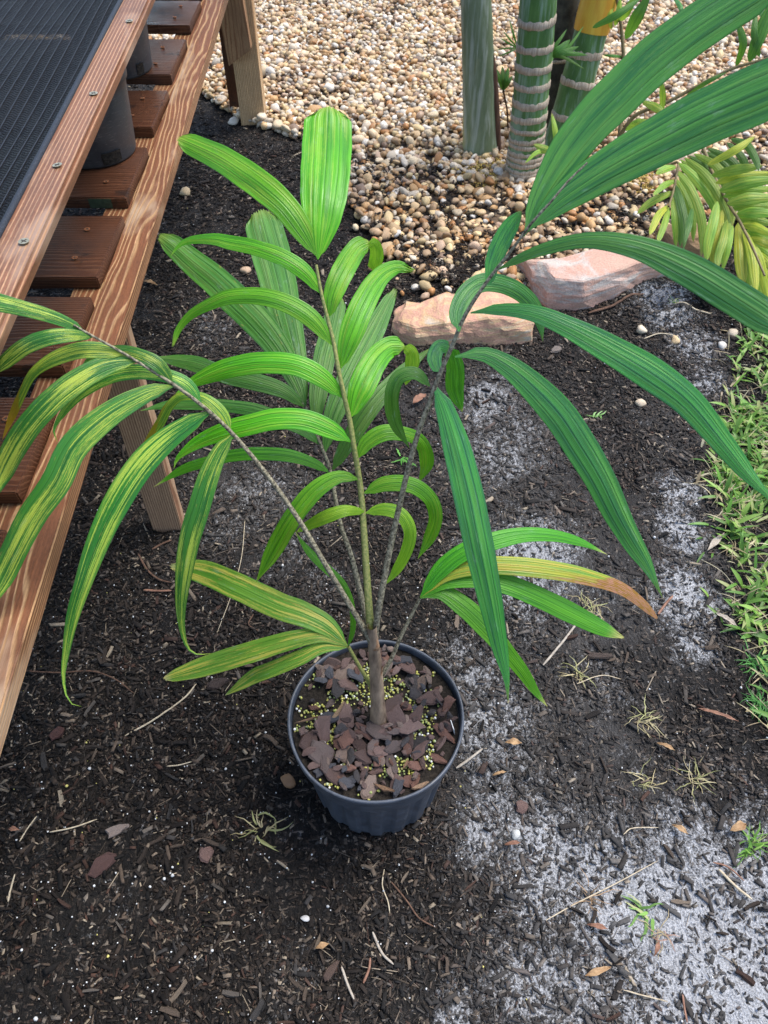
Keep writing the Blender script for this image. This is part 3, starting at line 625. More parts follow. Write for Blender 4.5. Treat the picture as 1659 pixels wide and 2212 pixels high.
yy = np.linspace(YA, YB-.4, 60); xx = np.linspace(0, 1, 28); gyy, gxx = np.meshgrid(yy, xx, indexing='ij')
base_x = np.array([uleft(y) for y in yy])[:, None]
cxs = base_x+.012-gxx*(CWID+.02); sag = -.018*np.sin(np.pi*gxx)*(1+.4*np.sin(gyy*3.1))+.003*np.sin(gxx*19+gyy*7)
CV = np.stack([cxs, gyy, ZT-.012+sag], -1).reshape(-1, 3); n1_, n2_ = len(yy), len(xx)
CF = (np.arange(n1_-1)[:, None]*n2_+np.arange(n2_-1)[None]).ravel(); CF = np.stack([CF, CF+1, CF+n2_+1, CF+n2_], 1)
cuv = np.stack([gxx.ravel()*CWID, gyy.ravel()], 1)
cloth = link('shade_cloth', np_mesh('shade_cloth', CV-np.array(frame.location[:]), CF, True, None, cuv), M['weave'], frame)
def tube_np(path, rad, seg=6):
    """path (n,3), rad scalar or (n,)"""
    path = np.asarray(path, float); n = len(path); rad = np.broadcast_to(rad, (n,))
    T = np.gradient(path, axis=0); T /= np.linalg.norm(T, axis=1)[:, None]+1e-9
    ref = np.array([0, 0, 1.0]) if abs(T[:, 2]).mean() < .8 else np.array([0, 1.0, 0])
    A = np.cross(T, ref); A /= np.linalg.norm(A, axis=1)[:, None]+1e-9; B = np.cross(A, T)
    th = np.arange(seg)*2*np.pi/seg
    v = path[:, None]+rad[:, None, None]*(np.cos(th)[None, :, None]*A[:, None]+np.sin(th)[None, :, None]*B[:, None])
    i = np.arange(n-1)[:, None]*seg; j = np.arange(seg)[None]; f = np.stack([i+j, i+(j+1) % seg, i+seg+(j+1) % seg, i+seg+j], -1).reshape(-1, 4)
    return v.reshape(-1, 3), f
cv, cf, off = [], [], 0
for kx in range(1, 34):
    g = kx*.0185/(CWID+.02)
    if g > .98: break
    sg = -.018*np.sin(np.pi*g)*(1+.4*np.sin(yy*3.1))+.003*np.sin(g*19+yy*7)
    v_, f_ = tube_np(np.stack([base_x[:, 0]+.012-g*(CWID+.02), yy, ZT-.0112+sg], 1), .0009, 5)
    cv.append(v_); cf.append(f_+off); off += len(v_)
hem, hf = tube_np(np.stack([base_x[:, 0]+.003, yy, np.full(len(yy), ZT+.001)], 1), .0045, 8)
co = link('cloth_cord', np_mesh('cloth_cord', np.concatenate(cv)-np.array(frame.location[:]), np.concatenate(cf), True), M['cord'], cloth); tag(co, kind='stuff')
link('hem', np_mesh('hem', hem-np.array(frame.location[:]), hf, True), M['cord'], cloth)

# ---------------------------------------------------------------- pots
def lathe(prof, seg=48, wob=None):
    """prof list of (r, z) from outside bottom upward and down the inside; wob(angle, r, z) -> r"""
    V, n = [], len(prof)
    for s in range(seg):
        a = 2*math.pi*s/seg
        for r, z in prof:
            q = wob(a, r, z) if wob else r
            V.append((q*math.cos(a), q*math.sin(a), z))
    F = [(s*n+i, ((s+1) % seg)*n+i, ((s+1) % seg)*n+i+1, s*n+i+1) for s in range(seg) for i in range(n-1)]
    return np.array(V), np.array(F)
PX, PY = -.013, .54
pot = empty('nursery_pot', (PX, PY, 0)); tag(pot, 'round black plastic nursery pot filled with bark chips and fertilizer beads', 'pot')
def flute(a, r, z):
    if z > .2185 or r < .085: return r
    t = (a*9/math.pi) % 1.0; s = min(max((abs(t-.5)-.26)/.05, 0), 1)
    return r-.0055*s*min(1, max(0, z/.012+.3))*min(1, (.2185-z)/.02)
bprof = [(.0, .004), (.098, .004), (.108, -.001), (.1125, .006), (.115, .03), (.1215, .10), (.128, .17), (.1315, .205), (.1325, .2165), (.1335, .2195)]
V, F = lathe(bprof, 240, flute); body = link('pot_wall', np_mesh('pot_wall', V, F, True), M['pot'], pot)
rprof = [(.1325, .2165), (.1385, .2168), (.1388, .2185), (.1380, .2215), (.1392, .2235), (.1405, .236), (.1402, .2395), (.1385, .2408), (.1362, .2400), (.1352, .236), (.1340, .20), (.1295, .17)]
V, F = lathe(rprof, 96, lambda a, r, z: r+.0012*math.sin(2*a+1)+.0006*math.sin(5*a)); link('rim', np_mesh('rim', V, F, True), M['pot'], pot)
# potting soil with beads and bark
r_, a_ = np.meshgrid(np.linspace(0, 1, 40), np.linspace(0, 2*np.pi, 120, endpoint=False)); 
sr = r_*.1338; sx_, sy_ = sr*np.cos(a_), sr*np.sin(a_); SZ0 = .225
def sz(x, y): return SZ0+(fbm(np.asarray(x)+4, np.asarray(y)+2, 22, 3)-.5)*.010+.008*np.exp(-(np.asarray(x)**2+np.asarray(y)**2)/.002)
SVt = np.stack([sx_, sy_, sz(sx_, sy_)], -1).reshape(-1, 3); i = np.arange(120)[:, None]*40; i2 = ((np.arange(120)+1) % 120)[:, None]*40; j = np.arange(39)[None]
SF = np.stack([i+j, i+j+1, i2+j+1, i2+j], -1).reshape(-1, 4)
M['potsoil'] = mat_plain('potting_soil', (.006, .005, .004), (.035, .028, .022), 180, .9, .2, .9, .004)
psoil = link('potting_soil', np_mesh('potting_soil', SVt, SF, True), M['potsoil'], pot)
# fertilizer beads
mb = 2600; ra = .131*np.sqrt(RNG.random(mb)); an = RNG.uniform(0, 2*np.pi, mb); bx_, by_ = ra*np.cos(an), ra*np.sin(an)
kx = (fbm(bx_+7, by_+3, 26, 3) > .53) & (ra > .018); bx_, by_ = bx_[kx], by_[kx]; mb = len(bx_); br_ = np.clip(RNG.normal(.0020, .00035, mb), .0012, .003)
V = v1[None]*br_[:, None, None]*RNG.uniform(.93, 1.07, (mb, len(v1), 1))+np.stack([bx_, by_, sz(bx_, by_)+br_*.7+np.where(RNG.random(mb) < .3, .0025, 0)], 1)[:, None, :]
Cc = np.array([(.42, .40, .09), (.34, .38, .10), (.46, .42, .14), (.28, .33, .11), (.75, .74, .70), (.36, .40, .24)])[RNG.choice(6, mb, p=[.36, .24, .16, .10, .08, .06])]*RNG.uniform(.75, 1.1, (mb, 1))
V, F, Cc = joined(V, f1, Cc); bd = link('fertilizer_beads', np_mesh('fertilizer_beads', V, F, True, Cc), mat_col('bead_coat', .45, .5, False, .1, 300, .0003, .12), psoil); tag(bd, kind='stuff')
BKM = []
for i in range(12):
    b = slab(100+i, 8, .33); bmesh.ops.subdivide_edges(b, edges=b.edges[:], cuts=1, use_grid_fill=True)
    rr = random.Random(i)
    for v in b.verts: v.co += Vector((rr.uniform(-.03, .03), rr.uniform(-.03, .03), rr.uniform(-.10, .10)))
    me = bm_mesh('bark_chip', b); me.materials.append(M['bark']); BKM.append(me)
BCOL = [(.125, .078, .067), (.15, .097, .085), (.18, .12, .105), (.095, .062, .055), (.06, .053, .053), (.17, .09, .068), (.075, .075, .085), (.14, .105, .095), (.22, .16, .13)]
placed = []; tries = 0
while len(placed) < 210 and tries < 9000:
    tries += 1
    q = .128*math.sqrt(random.random()); an = random.uniform(0, 6.283); x, y = q*math.cos(an), q*math.sin(an)
    L = random.uniform(.026, .050) if len(placed) < 80 else random.uniform(.010, .022)
    if q+L*.42 > .133 or q < .020: continue
    dens = fbm(np.array([x+7.]), np.array([y+3.]), 26, 3)[0]
    if dens > .58 and random.random() < .85: continue
    if sum(1 for a, b, c in placed if (a-x)**2+(b-y)**2 < (.40*(c+L)*.5)**2) > 1: continue
    placed.append((x, y, L)); W = L*random.uniform(.38, .70); T = random.uniform(.0024, .0048)
    right = max(0, x-.06)*6
    rm = rotm(1, .24+right)[0]; c = np.array(random.choice(BCOL))*random.uniform(.8, 1.25)
    lvl = sum(1 for a, b, c_ in placed[:-1] if (a-x)**2+(b-y)**2 < (.5*(c_+L)*.8)**2)
    place('bark_chip', BKM[len(placed) % 12], psoil, (x, y, float(sz(x, y))+.0045+.0028*min(lvl, 3)), rm, (L, W, T), c)
for (x0, y0, x1, y1, wd, c) in [(455, 960, 600, 755, .006, (.33, .22, .13)), (255, 910, 445, 860, .003, (.28, .17, .10)), (770, 1300, 930, 1360, .007, (.24, .14, .08)), (1020, 1340, 1150, 1290, .007, (.36, .23, .14)), (720, 1110, 790, 1040, .004, (.32, .20, .12)), (470, 540, 600, 530, .011, (.13, .075, .06)), (970, 1210, 1010, 1140, .004, (.3, .17, .1))]:
    A, B = pz(*ZH(x0, y0), .236), pz(*ZH(x1, y1), .241); d = B-A; L = d.length; mid = (A+B)/2-pot.location
    rm = np.array(Matrix.Rotation(math.atan2(d.y, d.x), 3, 'Z') @ Matrix.Rotation(-math.asin(d.z/L), 3, 'Y'))
    place('bark_chip', BKM[3], psoil, (mid.x, mid.y, mid.z), rm, (L, wd, .004), c)
# paper-white plant tag pushed in at the edge
tgp = pz(*ZH(1322, 935), .235)
bm = bmesh.new(); bmesh.ops.create_cube(bm, size=1); 
for v in bm.verts: v.co = Vector((v.co.x*.0012, v.co.y*.016, v.co.z*.05))
lab = link('plant_tag', bm_mesh('plant_tag', bm), mat_plain('white_plastic', (.55, .55, .53), (.72, .72, .70), 60, .5)); lab.location = (tgp.x-.004, tgp.y, .222); lab.rotation_euler = (0, R(-8), R(14))
tag(lab, 'small white plastic plant tag stuck in the pot beside dark bark', 'plant tag')
def bench_pot(ctr, r0, h, label):
    e_ = empty('bench_pot', (ctr[0], ctr[1], ZS+.0012)); tag(e_, label, 'pot')
    def notch(a, r, z): return r
    pr = [(.0, .003), (r0*.9, .003), (r0*.97, 0), (r0, .005), (r0*1.12, h*.75), (r0*1.14, h*.86), (r0*1.19, h*.87), (r0*1.2, h), (r0*1.165, h), (r0*1.10, h*.8)]
    V, F = lathe(pr, 64); link('pot_wall', np_mesh('pot_wall', V, F, True), M['pot2'], e_)
    V, F = lathe([(0, h*.80), (r0*.6, h*.81), (r0*1.115, h*.80)], 48); link('potting_soil', np_mesh('potting_soil', V, F, True), M['potsoil'], e_)
    return e_
def arc_centre(pl, z):
    P = [pz(*p, z) for p in pl]; A = np.array([[2*p.x, 2*p.y, 1] for p in P]); b = np.array([p.x**2+p.y**2 for p in P]); s = np.linalg.lstsq(A, b, rcond=None)[0]
    return s[0], s[1], math.sqrt(s[2]+s[0]**2+s[1]**2)
def potring(px_list, rad):
    """centre of a circle of known radius whose front-right edge runs through the pixels"""
    P = [pz(*p, ZS) for p in px_list]; c = Vector((P[0].x-rad, P[0].y+rad*.3, 0))
    for _ in range(400):
        g = Vector((0, 0, 0))
        for p in P:
            d = Vector((p.x-c.x, p.y-c.y, 0)); g += d.normalized()*(d.length-rad)
        c += g/len(P)*.5
    return c
c1 = potring([Z1(360, 690), Z1(500, 620), Z1(620, 490)], .085); c2 = potring([Z1(20, 1420), Z1(215, 1365), Z1(460, 1120)], .085)
bp1 = bench_pot((c1.x, c1.y), .085, .165, 'dusty black pot on the bench slats with a chipped bottom edge')
bp2 = bench_pot((c2.x, c2.y), .085, .165, 'dusty black pot on the bench slats with a wide drain opening')
for e_, c_, pxp, wd in ((bp2, c2, Z1(262, 1270), .020), (bp1, c1, Z1(550, 580), .010)):
    q = pz(*pxp, ZS+.016); an = math.atan2(q.y-c_.y, q.x-c_.x); b = bmesh.new(); g = []
    n = 8
    for s in range(n+1):
        t = an+(s/n-.5)*2*wd/.085; g.append((b.verts.new((.0875*math.cos(t), .0875*math.sin(t), .006)), b.verts.new((.0895*math.cos(t), .0895*math.sin(t), .030))))
    for s in range(n): b.faces.new((g[s][0], g[s+1][0], g[s+1][1], g[s][1]))
    dh = link('drain_hole', bm_mesh('drain_hole', b), M['potsoil'], e_)

# ---------------------------------------------------------------- palm leaves
def catmull(P, n):
    P = np.asarray(P, float); L = np.concatenate([[0], np.cumsum(np.linalg.norm(np.diff(P[:, :2] if P.shape[1] > 3 else P, axis=0), axis=1)+1e-9)]); L /= L[-1]
    t = np.linspace(0, 1, n); out = np.zeros((n, P.shape[1]))
    E = np.concatenate([[2*P[0]-P[1]], P, [2*P[-1]-P[-2]]]); Lt = np.concatenate([[-(L[1])], L, [2-L[-2]]])
    for q, s in enumerate(t):
        i = min(max(np.searchsorted(L, s, 'right')-1, 0), len(P)-2); p0, p1, p2, p3 = E[i:i+4]; t0, t1, t2, t3 = Lt[i:i+4]
        m1 = (p2-p0)/(t2-t0); m2 = (p3-p1)/(t3-t1); h = t2-t1; u = (s-t1)/h
        out[q] = (2*u**3-3*u**2+1)*p1+(u**3-2*u**2+u)*h*m1+(-2*u**3+3*u**2)*p2+(u**3-u**2)*h*m2
    return out, t
CAMV = np.array([0, 0, CAMH])
LEAFN = [0]
def leaflet(parent, frm, pts, dep, wid, mat, fold=.12, pleat=.05, lift=.03, up=.35, tip='point', n=34, nu=17, jag=.0, name='leaflet', wscale=1.0):
    """pts: pixels along the midrib; dep: (base, tip) or list of axial depths in metres; wid: list of widths in px of the same frame"""
    LEAFN[0] += 1; rg = random.Random(LEAFN[0])
    D = np.array([frm(*p) for p in pts]); ks = abs(frm(1, 0)[0]-frm(0, 0)[0])
    L = np.concatenate([[0], np.cumsum(np.linalg.norm(np.diff(D, axis=0), axis=1))]); L /= L[-1]
    dd = np.interp(L, np.linspace(0, 1, len(dep)), dep)-lift*np.sin(np.pi*np.minimum(L*1.15, 1))
    ww = np.interp(L, np.linspace(0, 1, len(wid)), wid)*ks*wscale
    P = np.concatenate([D, dd[:, None], ww[:, None]], 1)
    S, t = catmull(P, n)
    W3 = np.array([pd(a, b, c)[:] for a, b, c in S[:, :3]])
    T = np.gradient(W3, axis=0); T /= np.linalg.norm(T, axis=1)[:, None]+1e-9
    vd = CAMV-W3; vd /= np.linalg.norm(vd, axis=1)[:, None]
    N = vd*(1-up)+np.array([0, 0, 1.0])*up; N = N-(N*T).sum(1)[:, None]*T; N /= np.linalg.norm(N, axis=1)[:, None]+1e-9
    Bv = np.cross(T, N)
    pr = np.sqrt(np.clip(1-(Bv*vd).sum(1)**2, .36, 1))
    hw = np.maximum(S[:, 3], .6)*S[:, 2]/FPX/pr*.5
    if tip == 'point':
        e = np.clip((1-t)/.16, 0, 1); hw *= np.sqrt(e)*.97+.03
    else:
        e = np.clip((1-t)/.05, 0, 1); hw *= .55+.45*np.sqrt(e)
    hw *= np.clip(t/.05, .25, 1)
    hw *= 1+.015*np.sin(t*9+rg.uniform(0, 6))+.010*np.sin(t*37+rg.uniform(0, 6))
    us = np.linspace(-1, 1, nu); V = np.zeros((n, nu, 3)); rip = rg.uniform(0, 6)
    for j, u in enumerate(us):
        off = -fold*abs(u)**1.2+pleat*(math.cos(u*math.pi*4)-1)*.5+.035*np.sin(t*5+rip+u*1.6)*u+.015*np.sin(t*19+rip*2+u*3)
        row = W3+Bv*(hw*u)[:, None]+N*(hw*off)[:, None]
        if tip == 'blunt':
            jg = (rg.uniform(-1, 1)*.5+(.5 if j % 2 else -.5))*jag
            row = row+T*(hw.max()*jg*np.clip((t-.9)/.1, 0, 1))[:, None]-T*(hw.max()*.25*u*u*np.clip((t-.85)/.15, 0, 1))[:, None]
        V[:, j] = row
    U = np.stack(np.broadcast_arrays((us[None]+1)/2, t[:, None]), -1).reshape(-1, 2)
    i = np.arange(n-1)[:, None]*nu; j = np.arange(nu-1)[None]; F = np.stack([i+j, i+j+1, i+nu+j+1, i+nu+j], -1).reshape(-1, 4)
    V = V.reshape(-1, 3); V = V-np.array((parent.matrix_world.translation if False else POFF[parent.name])[:])
    o = link(name, np_mesh(name, V, F, True, None, U), mat, parent); return o
POFF = {}
def rachis(parent, frm, pts, deps, r0, r1, mat, name='frond', seg=8, n=40):
    D = np.array([frm(*p) for p in pts]); P = np.concatenate([D, np.array(deps)[:, None]], 1)
    S, t = catmull(np.concatenate([P, P[:, :1]*0], 1), n); W3 = np.array([pd(a, b, c)[:] for a, b, c in S[:, :3]])
    v, f = tube_np(W3, np.interp(t, [0, 1], [r0, r1]), seg)
    base = Vector(W3[0]); off = base-Vector(POFF[parent.name]); me = np_mesh(name, v-np.array(base[:]), f, True)
    o = link(name, me, mat, parent); o.location = off; POFF[o.name] = base; return o

palm = empty('potted_palm', (PX, PY, .20)); tag(palm, 'young palm with long arching green leaflets growing in the black nursery pot', 'palm'); POFF[palm.name] = palm.location.copy()
# stem with sheaths
st = [(818, 1572, 1.243), (817, 1540, 1.215), (815, 1500, 1.175), (812, 1450, 1.125), (808, 1400, 1.075), (803, 1352, 1.03)]
W3 = np.array([pd(*q)[:] for q in st]); S, t = catmull(W3, 30)
rad = np.interp(t, [0, .08, .2, .5, .75, 1], [.0165, .0140, .0115, .0102, .0085, .0062])*(1+.03*np.sin(t*40))
v, f = tube_np(S, rad, 18); stem = link('stem', np_mesh('stem', v-np.array(palm.location[:]), f, True), M['stem'], palm)
for (pp, wd) in (([(812, 1380, 1.05), (812, 1400, 1.068), (805, 1378, 1.05)], .008), ([(822, 1552, 1.216), (818, 1500, 1.163), (812, 1462, 1.125)], .0045), ([(826, 1440, 1.107), (818, 1470, 1.135), (806, 1500, 1.163)], .004)):
    P3 = np.array([pd(*q)[:] for q in pp]); S_, t_ = catmull(P3, 8); v, f = tube_np(S_, wd*np.interp(t_, [0, .5, 1], [.25, .8, .3]), 6)
    link('sheath_fibre', np_mesh('sheath_fibre', v-np.array(palm.location[:]), f, True), mat_plain('torn_sheath', (.20, .09, .04), (.42, .26, .15), 120, .8), palm)
G = GRE
# --- frond A, upright bright frond in the middle
fa = rachis(palm, IDN, [(806, 1400), (800, 1350), (792, 1240), ZE(790, 1600), ZE(770, 1450), ZE(745, 1300), ZE(720, 1140), ZE(690, 1010), ZE(655, 850), ZE(625, 680), ZE(590, 540), ZE(550, 380), ZE(520, 215)],
            [1.075, 1.04, 1.025, 1.015, 1.005, .99, .98, .97, .96, .955, .95, .942, .935], .0055, .0018, M['rachis_g'])
def LA(*a, **k): return leaflet(fa, ZE, *a, **k)
LA([(725, 1265), (600, 1190), (450, 1135), (280, 1130), (120, 1165), (0, 1195), (-175, 1265), (-303, 1363), (-325, 1425)], (.985, 1.01), [40, 110, 125, 130, 125, 120, 95, 60, 25], G['A'], up=.2)
LA([(680, 1005), (560, 890), (400, 810), (200, 795), (50, 815), (-60, 845), (-221, 918), (-330, 1000)], (.97, 1.0), [40, 110, 125, 130, 130, 115, 70, 20], G['A'], up=.2)
LA([(615, 690), (500, 540), (350, 445), (180, 400), (0, 405), (-85, 436), (-221, 509), (-298, 600), (-330, 695)], (.955, .99), [40, 105, 115, 105, 100, 85, 62, 42, 30], G['A'], tip='blunt', jag=.35, up=.2)
LA([(555, 390), (460, 265), (330, 175), (150, 110), (0, 80), (-85, 62), (-222, 68), (-294, 100), (-344, 164)], (.943, .98), [35, 90, 100, 100, 90, 85, 60, 40, 18], G['A'], up=.2)
leaflet(fa, ZB, [(522, 1520), (440, 1370), (335, 1225), (200, 1105), (60, 1005), (-60, 930), (-200, 865), (-300, 822)], (.935, .98), [30, 130, 150, 165, 170, 160, 140, 110], G['A'], tip='blunt', jag=.16, pleat=.05, up=.2)
leaflet(fa, ZB, [(530, 1540), (548, 1350), (565, 1150), (580, 950), (588, 780), (592, 632)], (.935, 1.0), [30, 190, 270, 300, 300, 265], G['A'], tip='blunt', jag=.10, pleat=.05, up=.2)
LA([(600, 520), (618, 400), (680, 250), (765, 115), (835, 78)], (.95, .985), [40, 120, 135, 130, 105], G['A'], tip='blunt', jag=0, up=.15, lift=.02)
LA([(835, 80), (868, 100), (880, 160), (858, 250)], (.983, 1.02), [60, 80, 85, 75], G['Y'], tip='blunt', jag=.2, lift=0, up=.0)
LA([(665, 830), (722, 640), (800, 445), (900, 285), (1000, 228), (1095, 250)], (.962, 1.02), [40, 135, 150, 140, 105, 45], G['A'], tip='blunt', jag=.4, up=.15)
LA([(725, 1120), (785, 955), (870, 785), (960, 700), (1045, 700)], (.98, 1.02), [45, 150, 160, 140, 105], G['A'], tip='blunt', jag=0, up=.15, lift=.02)
LA([(1045, 702), (1085, 735), (1090, 800), (1050, 930)], (1.018, 1.05), [60, 85, 85, 30], G['Y'], lift=0, up=.0)
LA([(768, 1362), (820, 1272), (925, 1212), (1050, 1220), (1120, 1248), (1165, 1310), (1175, 1400), (1125, 1515)], (1.0, 1.06), [40, 90, 105, 85, 80, 85, 85, 20], G['A'], up=.2)
leaflet(fa, IDN, [(787, 1065), (832, 1045), (890, 1048), (930, 1078), (941, 1120), (926, 1165), (902, 1208)], (1.01, 1.06), [14, 34, 36, 32, 30, 26, 6], G['A'], up=.2)
leaflet(fa, IDN, [(790, 1108), (830, 1100), (868, 1113), (886, 1150), (876, 1195), (852, 1238), (831, 1264)], (1.013, 1.06), [12, 28, 30, 28, 26, 22, 6], G['Y'], up=.2)
leaflet(fa, IDN, [(775, 1035), (732, 1030), (682, 1058), (632, 1118), (590, 1190), (553, 1258)], (1.005, 1.06), [14, 36, 42, 42, 36, 8], G['A'], up=.2)
leaflet(fa, IDN, [(787, 1105), (745, 1103), (700, 1118), (660, 1138), (640, 1150)], (1.013, 1.04), [12, 26, 30, 26, 10], G['Y'], up=.2)
# --- frond B, older darker frond behind
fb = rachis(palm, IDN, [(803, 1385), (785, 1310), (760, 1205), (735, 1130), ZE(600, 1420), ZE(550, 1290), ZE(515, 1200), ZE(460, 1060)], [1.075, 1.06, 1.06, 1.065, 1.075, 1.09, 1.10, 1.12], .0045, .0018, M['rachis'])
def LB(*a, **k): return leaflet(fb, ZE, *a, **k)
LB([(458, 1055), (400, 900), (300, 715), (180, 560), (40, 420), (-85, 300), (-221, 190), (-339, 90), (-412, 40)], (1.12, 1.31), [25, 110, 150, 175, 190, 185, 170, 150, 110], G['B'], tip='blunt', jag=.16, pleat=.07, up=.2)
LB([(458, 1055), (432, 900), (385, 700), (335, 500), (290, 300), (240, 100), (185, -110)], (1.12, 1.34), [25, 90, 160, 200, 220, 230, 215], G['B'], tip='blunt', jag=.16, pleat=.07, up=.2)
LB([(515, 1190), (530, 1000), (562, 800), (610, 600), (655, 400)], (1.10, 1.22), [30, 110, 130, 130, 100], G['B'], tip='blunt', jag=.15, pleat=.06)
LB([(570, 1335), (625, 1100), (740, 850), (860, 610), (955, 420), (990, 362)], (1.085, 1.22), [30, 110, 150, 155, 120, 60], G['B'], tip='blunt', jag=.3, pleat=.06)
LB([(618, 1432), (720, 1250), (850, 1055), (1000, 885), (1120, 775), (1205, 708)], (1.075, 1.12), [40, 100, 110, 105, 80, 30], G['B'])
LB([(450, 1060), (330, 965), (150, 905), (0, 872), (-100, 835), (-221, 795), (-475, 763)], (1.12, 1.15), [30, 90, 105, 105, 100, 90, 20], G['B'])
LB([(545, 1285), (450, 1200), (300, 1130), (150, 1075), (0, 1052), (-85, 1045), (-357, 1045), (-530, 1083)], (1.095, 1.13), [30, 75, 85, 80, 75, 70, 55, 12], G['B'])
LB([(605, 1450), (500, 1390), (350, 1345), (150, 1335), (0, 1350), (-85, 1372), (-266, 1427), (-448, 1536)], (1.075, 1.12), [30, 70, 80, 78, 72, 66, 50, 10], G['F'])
# --- frond C, tall frond leaning over to the right and towards the camera
fc = rachis(palm, IDN, [(808, 1395), (814, 1340), (830, 1250), (850, 1150), (880, 1020), (905, 930), (930, 865), (945, 820), (980, 740), (1000, 690), (1030, 640), ZC(60, 1590), ZC(150, 1480), ZC(230, 1370), ZC(290, 1290), ZC(400, 1170), ZC(500, 1050), ZC(610, 945)],
            [1.07, 1.03, 1.00, .975, .93, .90, .88, .865, .835, .82, .80, .785, .77, .755, .745, .73, .72, .71], .0046, .0009, M['rachis'])
def LC(f_, *a, **k): return leaflet(fc, f_, *a, **k)
LC(ZC, [(240, 1375), (330, 1150), (480, 900), (640, 700), (800, 540), (980, 365), (1200, 195), (1400, 60), (1640, -80), (1900, -190)], (.755, .67), [30, 130, 215, 250, 262, 265, 262, 255, 240, 60], G['C'], pleat=.03, up=.1, lift=.0)
LC(ZC, [(262, 1345), (420, 1190), (600, 1060), (780, 950), (1000, 830), (1250, 700), (1450, 610), (1659, 520), (1900, 420), (2150, 330)], (.753, .65), [25, 150, 215, 250, 280, 310, 325, 335, 310, 80], G['C'], pleat=.03, up=.1, lift=.0)
LC(ZC, [(38, 1655), (65, 1510), (140, 1350), (225, 1225)], (.79, .77), [40, 100, 110, 60], G['C'], up=.1, lift=0)
LC(ZF, [(85, 240), (300, 138), (600, 68), (900, 110), (1200, 240), (1450, 390), (1659, 525), (1900, 690)], (.785, .72), [30, 70, 92, 135, 185, 192, 180, 60], G['C'], up=.1)
LC(ZF, [(-70, 490), (100, 470), (300, 492), (500, 572), (750, 705), (1000, 855), (1200, 1010), (1400, 1250), (1560, 1450), (1659, 1555), (1730, 1650)], (.82, .83), [30, 80, 105, 135, 168, 188, 175, 150, 120, 80, 20], G['C'], up=.1)
LC(ZF, [(-160, 745), (0, 728), (150, 800), (300, 925), (450, 1085), (560, 1250), (680, 1450), (790, 1676), (880, 1836), (960, 1966), (1048, 2150)], (.845, .95), [35, 95, 140, 180, 192, 188, 176, 160, 125, 85, 15], G['C'], up=.1)
LC(IDN, [(938, 832), (960, 880), (985, 960), (1010, 1060), (1035, 1180), (1060, 1300), (1080, 1400), (1094, 1465), (1098, 1520)], (.87, 1.0), [22, 52, 63, 67, 66, 58, 46, 28, 6], G['C'], up=.1)
LC(ZE, [(1245, 850), (1222, 765), (1255, 700), (1315, 712)], (.865, .885), [50, 90, 85, 70], G['C'], lift=0, up=.1, tip='blunt')
LC(ZE, [(1318, 715), (1345, 820), (1345, 950), (1388, 1090)], (.885, .93), [85, 110, 105, 30], G['F'], lift=0, up=.0)
LC(ZE, [(1195, 935), (1110, 860), (1010, 885), (968, 1000), (990, 1150), (1075, 1305)], (.88, .96), [35, 85, 85, 85, 75, 15], G['B'], up=.1)
LC(IDN, [(992, 716), (988, 676), (1008, 634), (1039, 611), (1078, 612), (1118, 628), (1148, 655), (1165, 691), (1173, 739)], (.82, .90), [16, 38, 42, 40, 38, 36, 34, 26, 5], G['C'], up=.15, lift=0)
# --- frond D, streaked frond arching out to the left over the bench
fd = rachis(palm, IDN, [(805, 1400), (797, 1378), (745, 1290), (700, 1215), (650, 1130), (580, 1030), ZD(1510, 1330), ZD(1330, 1165), ZD(1150, 1030), ZD(930, 890), ZD(800, 810), ZD(620, 710), ZD(480, 630)],
            [1.075, 1.05, 1.02, .995, .975, .95, .93, .91, .895, .88, .87, .85, .835], .0044, .0012, M['rachis'])
def LD(f_, *a, **k): return leaflet(fd, f_, *a, **k)
LD(IDN, [ZD(1525, 1340), ZD(1440, 1450), ZD(1370, 1600), ZD(1300, 1825), ZG(1125, 340), ZG(1090, 550), ZG(1073, 750), ZG(1085, 890), ZG(1118, 985), ZG(1170, 1020), ZG(1255, 1014)], (.93, 1.05), [16, 36, 45, 48, 47, 44, 36, 26, 14, 7, 3], G['D'], up=.2)
LD(IDN, [ZD(1390, 1190), ZD(1255, 1260), ZD(1060, 1400), ZD(900, 1570), ZG(675, 150), ZG(582, 350), ZG(492, 600), ZG(430, 800), ZG(393, 1000), ZG(376, 1150), ZG(398, 1280), ZG(435, 1320), ZG(488, 1332)], (.915, 1.0), [16, 42, 52, 58, 58, 54, 48, 40, 34, 24, 14, 7, 3], G['D'], up=.2)
LD(IDN, [ZD(1150, 1020), ZD(950, 1080), ZD(700, 1222), ZD(480, 1425), ZG(330, 0), ZG(195, 190), ZG(90, 390), ZG(0, 580), ZG(-120, 850)], (.895, .88), [16, 44, 56, 60, 60, 58, 55, 48, 10], G['D'], up=.2)
LD(ZD, [(905, 862), (700, 890), (500, 995), (330, 1130), (170, 1310), (60, 1490), (-10, 1640), (-70, 1800)], (.88, .87), [45, 120, 150, 155, 155, 150, 140, 90], G['D'], up=.2)
LD(ZD, [(820, 822), (680, 795), (520, 795), (380, 838), (275, 895), (205, 960), (150, 1065), (85, 1210), (15, 1380)], (.872, .90), [40, 100, 110, 100, 75, 50, 52, 50, 25], G['Db'], up=.2)
LD(ZD, [(610, 705), (450, 695), (300, 715), (160, 770), (50, 855), (-60, 960)], (.85, .85), [35, 90, 105, 105, 95, 50], G['D'], up=.2)
LD(ZD, [(540, 665), (430, 610), (300, 562), (130, 515), (-40, 475), (-260, 430)], (.842, .77), [50, 85, 95, 105, 125, 40], G['D'], up=.2, lift=0)
LD(ZD, [(1508, 1325), (1440, 1205), (1320, 1105), (1185, 1095), (1105, 1160), (1045, 1270), (965, 1390), (880, 1495)], (.93, .99), [40, 95, 75, 60, 60, 62, 45, 12], G['Db'], up=.2)
